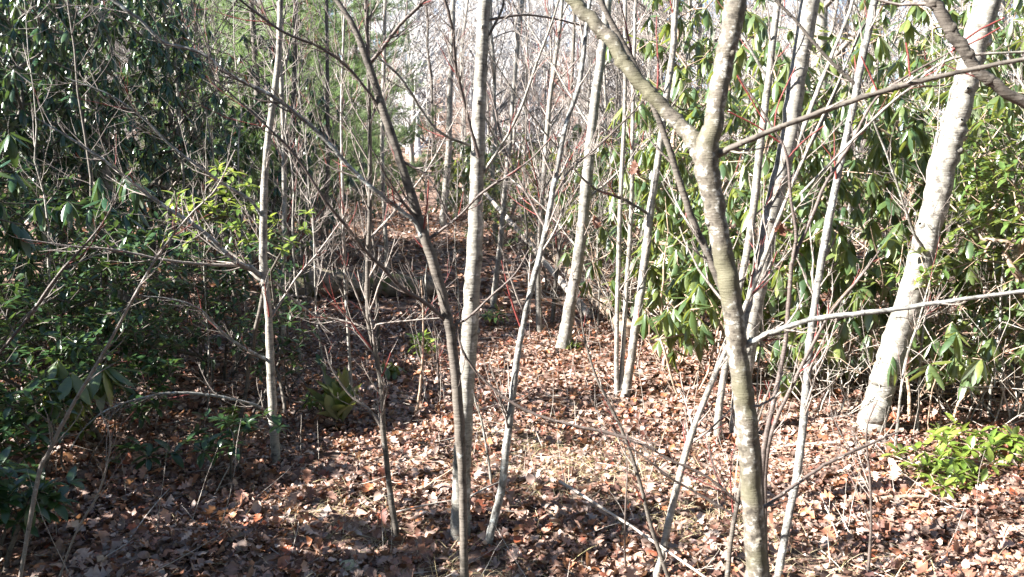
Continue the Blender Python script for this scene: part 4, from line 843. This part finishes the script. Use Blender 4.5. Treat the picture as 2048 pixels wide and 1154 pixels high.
# ------------------------------------------------------------------ pines
def pine(seed, h=7.0):
    NR.seed(seed); root = thing('pine_tree', 'x', 'tree', (0, 0, 0), 'young pines left of the trail')
    P = np.array([[0, 0, h * t] for t in np.linspace(-.01, 1, 12)]); P[:, :2] += np.cumsum(NR.randn(12, 2) * .02, 0); Rr = np.linspace(.07, .012, 12)
    mb = MB(); mb.tube(P, Rr, 8, .04); mb.build('trunk', M['dark'], root)
    bm = MB(); pos = []; dirs = []
    for lv in np.arange(.07, .99, .035):
        for _ in range(5):
            a = NR.rand() * 6.28; z = h * (lv + NR.uniform(-.01, .01)); ln = (1.9 * (1 - lv) + .35) * NR.uniform(.7, 1.1)
            c = twig_curve([0, 0, z], [math.cos(a), math.sin(a), .15], ln, .18, 7, .10); bm.tube(c, np.linspace(.012, .004, len(c)), 4)
            for _2 in range(int(9 * ln) + 3):
                f_ = NR.uniform(.3, .99) * (len(c) - 1.01); i = int(f_); p = c[i] + (c[i + 1] - c[i]) * (f_ - i); t = c[i + 1] - c[i]; t /= np.linalg.norm(t)
                d = side_dir(t, .7) + t * .7; l2 = NR.uniform(.08, .35); c2 = twig_curve(p, d, l2, .2, 3, .15); bm.tube(c2, np.full(4, .003), 3)
                for q in (1, 2, 3): pos.append(c2[q]); dirs.append(c2[q] - c2[q - 1])
    bm.build('branches', M['dark'], root)['kind'] = 'stuff'
    pos = np.array(pos); dirs = np.array(dirs); dirs /= np.linalg.norm(dirs, axis=1)[:, None]
    K = 20; p2 = np.repeat(pos, K, 0); d2 = np.repeat(dirs, K, 0) + NR.randn(len(p2), 3) * .55
    nd = np.array([[0, .002, 0], [0, -.002, 0], [.13, 0, 0]]); mb = MB(); mb.patch(nd, np.array([[0, 1, 2]]), mats_from(p2, d2, NR.randn(len(p2), 3), NR.uniform(.7, 1.15, len(p2))))
    mb.build('needles', M['needle'], root)['kind'] = 'stuff'
    return root
pp = [pine(51), pine(52, 8.5)]
pines = [(0, -4.0, 12.8, 1.1, 'soft green pine rising just right of the dark thicket'), (1, -3.9, 16.5, 1.2, 'taller pine behind, its boughs over the shaded woods'), (0, -3.9, 15.0, 1.0, 'narrow pine behind the soft green pine'), (1, -6.3, 16.5, 1.1, 'pine at the back behind the dark rhododendrons'), (0, -7.2, 22.5, 1.3, 'farthest pine on the left'), (1, -4.6, 24, 1.3, 'far pine beside the end of the trail'), (1, -4.5, 21.0, 1.0, 'small pine far up beside the trail')]
pines += [(k_, x, y, s_, 'large unseen pine added to block sky light ' + w) for k_, x, y, s_, w in ((0, -3, -5.5, 1.7, 'behind the camera to the left'), (1, 1, -5.5, 1.5, 'straight behind the camera'), (0, 5, -4.5, 1.8, 'behind the camera to the right'), (1, 8.5, 0, 1.6, 'off to the right beside the camera'), (0, 10, 6, 1.8, 'right of the view near the thicket'), (1, 12.5, 11, 1.7, 'right of the view beyond the thicket'), (0, -8, -8, 1.9, 'far behind the camera to the left'))]  # unseen pines added to block sky light and deepen the shade
fl = [False, False]
for k_, x, y, s_, lab in pines:
    loc = (x, y, float(gz(x, y)))
    if not fl[k_]: fl[k_] = True; pp[k_].location = loc; pp[k_].scale = (s_,) * 3; pp[k_]['label'] = lab
    else: dup(pp[k_], loc, R.uniform(0, 6), s_, lab)

# ------------------------------------------------------------------ LEAF LITTER
NR.seed(77); R.seed(77)
def bare_patch(x, y):
    """places where thatch and thin cover show"""
    g_ = 0.0
    for cx, cy, rx, ry in ((.45, 4.4, .75, .5), (.95, 3.9, .45, .35), (-.75, 3.75, .4, .35), (.1, 5.0, .4, .3), (1.25, 3.3, .4, .3), (-.2, 3.25, .35, .25)):
        g_ = np.maximum(g_, np.exp(-(((x - cx) / rx) ** 2 + ((y - cy) / ry) ** 2)))
    return g_
def scatter(n, y0, y1, spread, xmin=-99, xmax=99):
    y = np.sqrt(NR.uniform(y0 ** 2, y1 ** 2, n)); x = NR.uniform(-spread, spread, n) * y
    ok = (x > xmin) & (x < xmax) & (NR.rand(n) > bare_patch(x, y) * .7); return x[ok], y[ok]
def litter_mats(x, y, tilt=.45, zmax=.04, smin=.6, smax=1.15):
    n = len(x); z = gz(x, y) + .006 + zmax * NR.rand(n) ** 1.4
    a = NR.uniform(0, 2 * np.pi, n); tl = NR.randn(n) * tilt
    d = np.stack([np.cos(a), np.sin(a), np.sin(tl)], 1); up = np.stack([NR.randn(n) * tilt, NR.randn(n) * tilt, np.where(NR.rand(n) < .5, 1., -1.)], 1)
    return mats_from(np.stack([x, y, z], 1), d, up, NR.uniform(smin, smax, n))
# 1: singly built leaves, nearest the camera
cand = []
x, y = scatter(3200, 3.0, 4.4, .66)
big = litter_mats(x, y, .42, .035, .4, .8); typ = np.where(NR.rand(len(x)) < .6, 0, 1)
px = np.array([project((a_, b_, float(gz(a_, b_)))) for a_, b_ in zip(x, y)])
vis = (px[:, 0] > 5) & (px[:, 0] < 2043) & (px[:, 1] < 1145) & (px[:, 1] > 560); size = np.linalg.norm(big[:, :3, 0], axis=1) * np.where(typ == 0, 1.4, 1.0) / px[:, 2]
order = [q for q in np.argsort(-np.where(vis, size, -1)) if vis[q]][:300]
solo = set(order)
landm = [(-1.95, 3.1, 'beside the bottom left laurel'), (-1.2, 3.6, 'in the left shade'), (-.78, 3.6, 'below the crooked brown sapling'), (-.5, 3.3, 'at the crooked sapling foot'), (-.22, 3.4, 'by the middle trunk foot'),
         (.1, 3.3, 'right of the middle trunk'), (.5, 3.5, 'between trunk and fork'), (.8, 3.2, 'left of the near fork'), (1.2, 3.3, 'right of the near fork'), (1.6, 3.6, 'in the right foreground'), (1.95, 3.3, 'in the bottom right corner'), (2.3, 4.0, 'near the right edge seedlings')]
def pick(T, key):
    return [leaf_object_mesh(key + str(i), *t, M['litter']) for i, t in enumerate(T)]
mo, me_ = pick(LO, 'LO'), pick(LE, 'LE')
LV = []
for q in order:
    k_ = R.randrange(6); o = bpy.data.objects.new('fallen_leaf', (mo if typ[q] == 0 else me_)[k_]); COL.objects.link(o); o.matrix_world = Matrix(big[q].tolist())
    X_, Y_ = x[q], y[q]; lm = min(landm, key=lambda t: (t[0] - X_) ** 2 + (t[1] - Y_) ** 2)[2]; sz_ = np.linalg.norm(big[q][:3, 0])
    szw = 'large' if sz_ > .73 else ('medium' if sz_ > .66 else 'small')
    LV.append((o, f"{szw} {['flat', 'arched', 'cupped', 'folded', 'spread', 'curled'][k_]} {'oak' if typ[q] == 0 else 'oval'} leaf", lm, X_ / Y_))
cells = {}
for t in LV: cells.setdefault((t[1], t[2]), []).append(t)
for (w_, lm), ts in cells.items():
    for n_i, t in enumerate(sorted(ts, key=lambda t: t[3])):
        tag(t[0], f"{w_} {lm}" if len(ts) == 1 else f"{ORD[n_i] or 'first '}{w_} from the left {lm}", 'leaf', 'fallen leaves nearest the camera')
# 2: the rest
lt = MB()
rest = [q for q in range(len(x)) if q not in solo]
for t_ in (0, 1):
    T = LO if t_ == 0 else LE; idx = np.array([q for q in rest if typ[q] == t_]); vr = NR.randint(0, len(T), len(idx))
    for q in range(len(T)): lt.patch(*T[q], big[idx[vr == q]])
def fill(n, y0, y1, spread, T, **kw):
    xx, yy = scatter(n, y0, y1, spread); mm = litter_mats(xx, yy, **kw); vr = NR.randint(0, len(T), len(xx))
    for q in range(len(T)): lt.patch(*T[q], mm[vr == q])
fill(4500, 2.4, 5.0, .75, LO, smin=.25, smax=.5, zmax=.03, tilt=.5); fill(8000, 2.4, 5.0, .75, LE, smin=.25, smax=.6, zmax=.03, tilt=.55); fill(1500, 4.4, 7.5, .72, LO, smin=.45, smax=.8, tilt=.3)
fill(20000, 2.4, 5.5, .75, LE4, smin=.12, smax=.38, zmax=.03, tilt=.5)
fill(46000, 5.0, 10, .72, LE4, smin=.28, smax=.66, tilt=.48, zmax=.03)
fill(26000, 10, 30, .55, LE4, smin=.8, smax=1.4, tilt=.35, zmax=.03)
tag(lt.build('leaf_litter', M['litter']), 'carpet of small brown fallen leaves over the ground', 'leaf litter', None, 'stuff')
# straw thatch
sb = MB(); bl = leaf_template([0, .35, .7, 1], [1, .8, .5, .05], .11, .0013, curl=-.3, droop=.25)
xs, ys = NR.uniform(-2.2, 2.6, 60000), NR.uniform(2.8, 6.0, 60000); keep = NR.rand(60000) < bare_patch(xs, ys) ** 1.2 * .42 + .03; xs, ys = xs[keep], ys[keep]
a_ = NR.uniform(0, 6.28, len(xs)); el = np.abs(NR.randn(len(xs))) * .45
dd = np.stack([np.cos(a_) * np.cos(el), np.sin(a_) * np.cos(el), np.sin(el)], 1)
sb.patch(*bl, mats_from(np.stack([xs, ys, gz(xs, ys) + .01], 1), dd, np.tile([0, 0, 1.], (len(xs), 1)) + NR.randn(len(xs), 3) * .3, NR.uniform(.5, 1.4, len(xs))))
tag(sb.build('dry_grass', M['straw']), 'dry straw coloured grass thatch between the fallen leaves', 'grass', None, 'stuff')
# twig litter
tl_ = MB()
for _ in range(650):
    y_ = math.sqrt(R.uniform(9, 90)); x_ = R.uniform(-.68, .68) * y_; a = R.uniform(0, 6.28); ln = R.uniform(.08, .45)
    p = np.array([x_, y_, float(gz(x_, y_)) + R.uniform(.01, .05)]); c = twig_curve(p, [math.cos(a), math.sin(a), R.uniform(-.1, .35)], ln, .2, 4, .02); tl_.tube(c, np.linspace(R.uniform(.0015, .0035), .001, 5), 4)
for _ in range(260):       # upright dead switches
    y_ = math.sqrt(R.uniform(9, 120)); x_ = R.uniform(-.62, .62) * y_; p = np.array([x_, y_, float(gz(x_, y_))]); c = twig_curve(p, [R.uniform(-.3, .3), R.uniform(-.3, .3), 1], R.uniform(.15, .6), .2, 5, .2); tl_.tube(c, np.linspace(.002, .0008, 6), 4)
tag(tl_.build('twig_litter', M['deadwood']), 'small dead twigs scattered through the leaf litter', 'twigs', None, 'stuff')

# ------------------------------------------------------------------ withered leaves caught on branches, stone, cone
def hang(label, u, v, Y, n, s_):
    p = at(u, v, Y); root = thing('withered_leaf', label, 'leaf', p); T = LO
    for q in range(n):
        d = np.array([NR.uniform(-.7, .7), NR.uniform(-.4, .4), -1.]) if q else np.array([.2, 0, -1.])
        mm = mats_from((p + NR.randn(3) * .008)[None], d[None], NR.randn(1, 3), [s_ * NR.uniform(.7, 1)])[0]
        mb = MB(); mb.patch(*T[R.choice([2, 5, 0])], mm[None]); mb.build('blade', M['brownleaf'], root, p)
hang('shrivelled brown leaf hanging in front of the tree with swollen foot', 1186, 432, 4.4, 3, .65)
hang('curled brown leaves caught on a twig left of the near fork', 1270, 325, 3.3, 3, .5)
hang('dark withered leaves caught against the pale trunk behind the near fork', 1560, 450, 3.4, 4, .5)
hang('small reddish withered leaf hanging on a switch right of the near fork', 1765, 995, 3.3, 1, .5)
def stone(label, u, v, r):
    p = on_ground(u, v); mb = MB(); n = 9; zs = np.linspace(-.9, .95, n)
    mb.tube(np.array([[0, 0, z * r * .55] for z in zs]) + p + np.array([0, 0, r * .15]), r * np.sqrt(1 - zs ** 2) , 14, .10, True)
    tag(mb.build('stone', M['stone'], None, p), label, 'stone')
stone('greenish mossy stone half buried at the bottom edge left of centre', 694, 1140, .055)
stone('small grey stone in the litter left of the crooked sapling', 652, 1075, .03)
def cone(u, v):
    p = on_ground(u, v) + np.array([0, 0, .03]); root = thing('pine_cone', 'open brown pine cone lying by the laurels in the bottom left corner', 'pine cone', p)
    ax = np.array([1, .3, .1]); ax /= np.linalg.norm(ax); mb = MB(); mb.tube(np.array([p - ax * .05, p, p + ax * .05]), [.008, .012, .004], 6); mb.build('core', M['tan'], root, p)
    sc = leaf_template(*EL4, .026, .008, curl=.4, fold=.4); b1 = np.cross(ax, [0, 0, 1.]); b1 /= np.linalg.norm(b1); b2 = np.cross(ax, b1); s2 = MB()
    for q in range(46):
        t = q / 46; a = q * 2.4; o = b1 * math.cos(a) + b2 * math.sin(a); s2.patch(*sc, mats_from((p + ax * (.05 - .1 * t))[None], (o + ax * .5)[None], ax[None], [1.1 - .5 * abs(t - .5)]))
    s2.build('scales', M['brownleaf'], root, p)['kind'] = 'stuff'
cone(122, 1062)
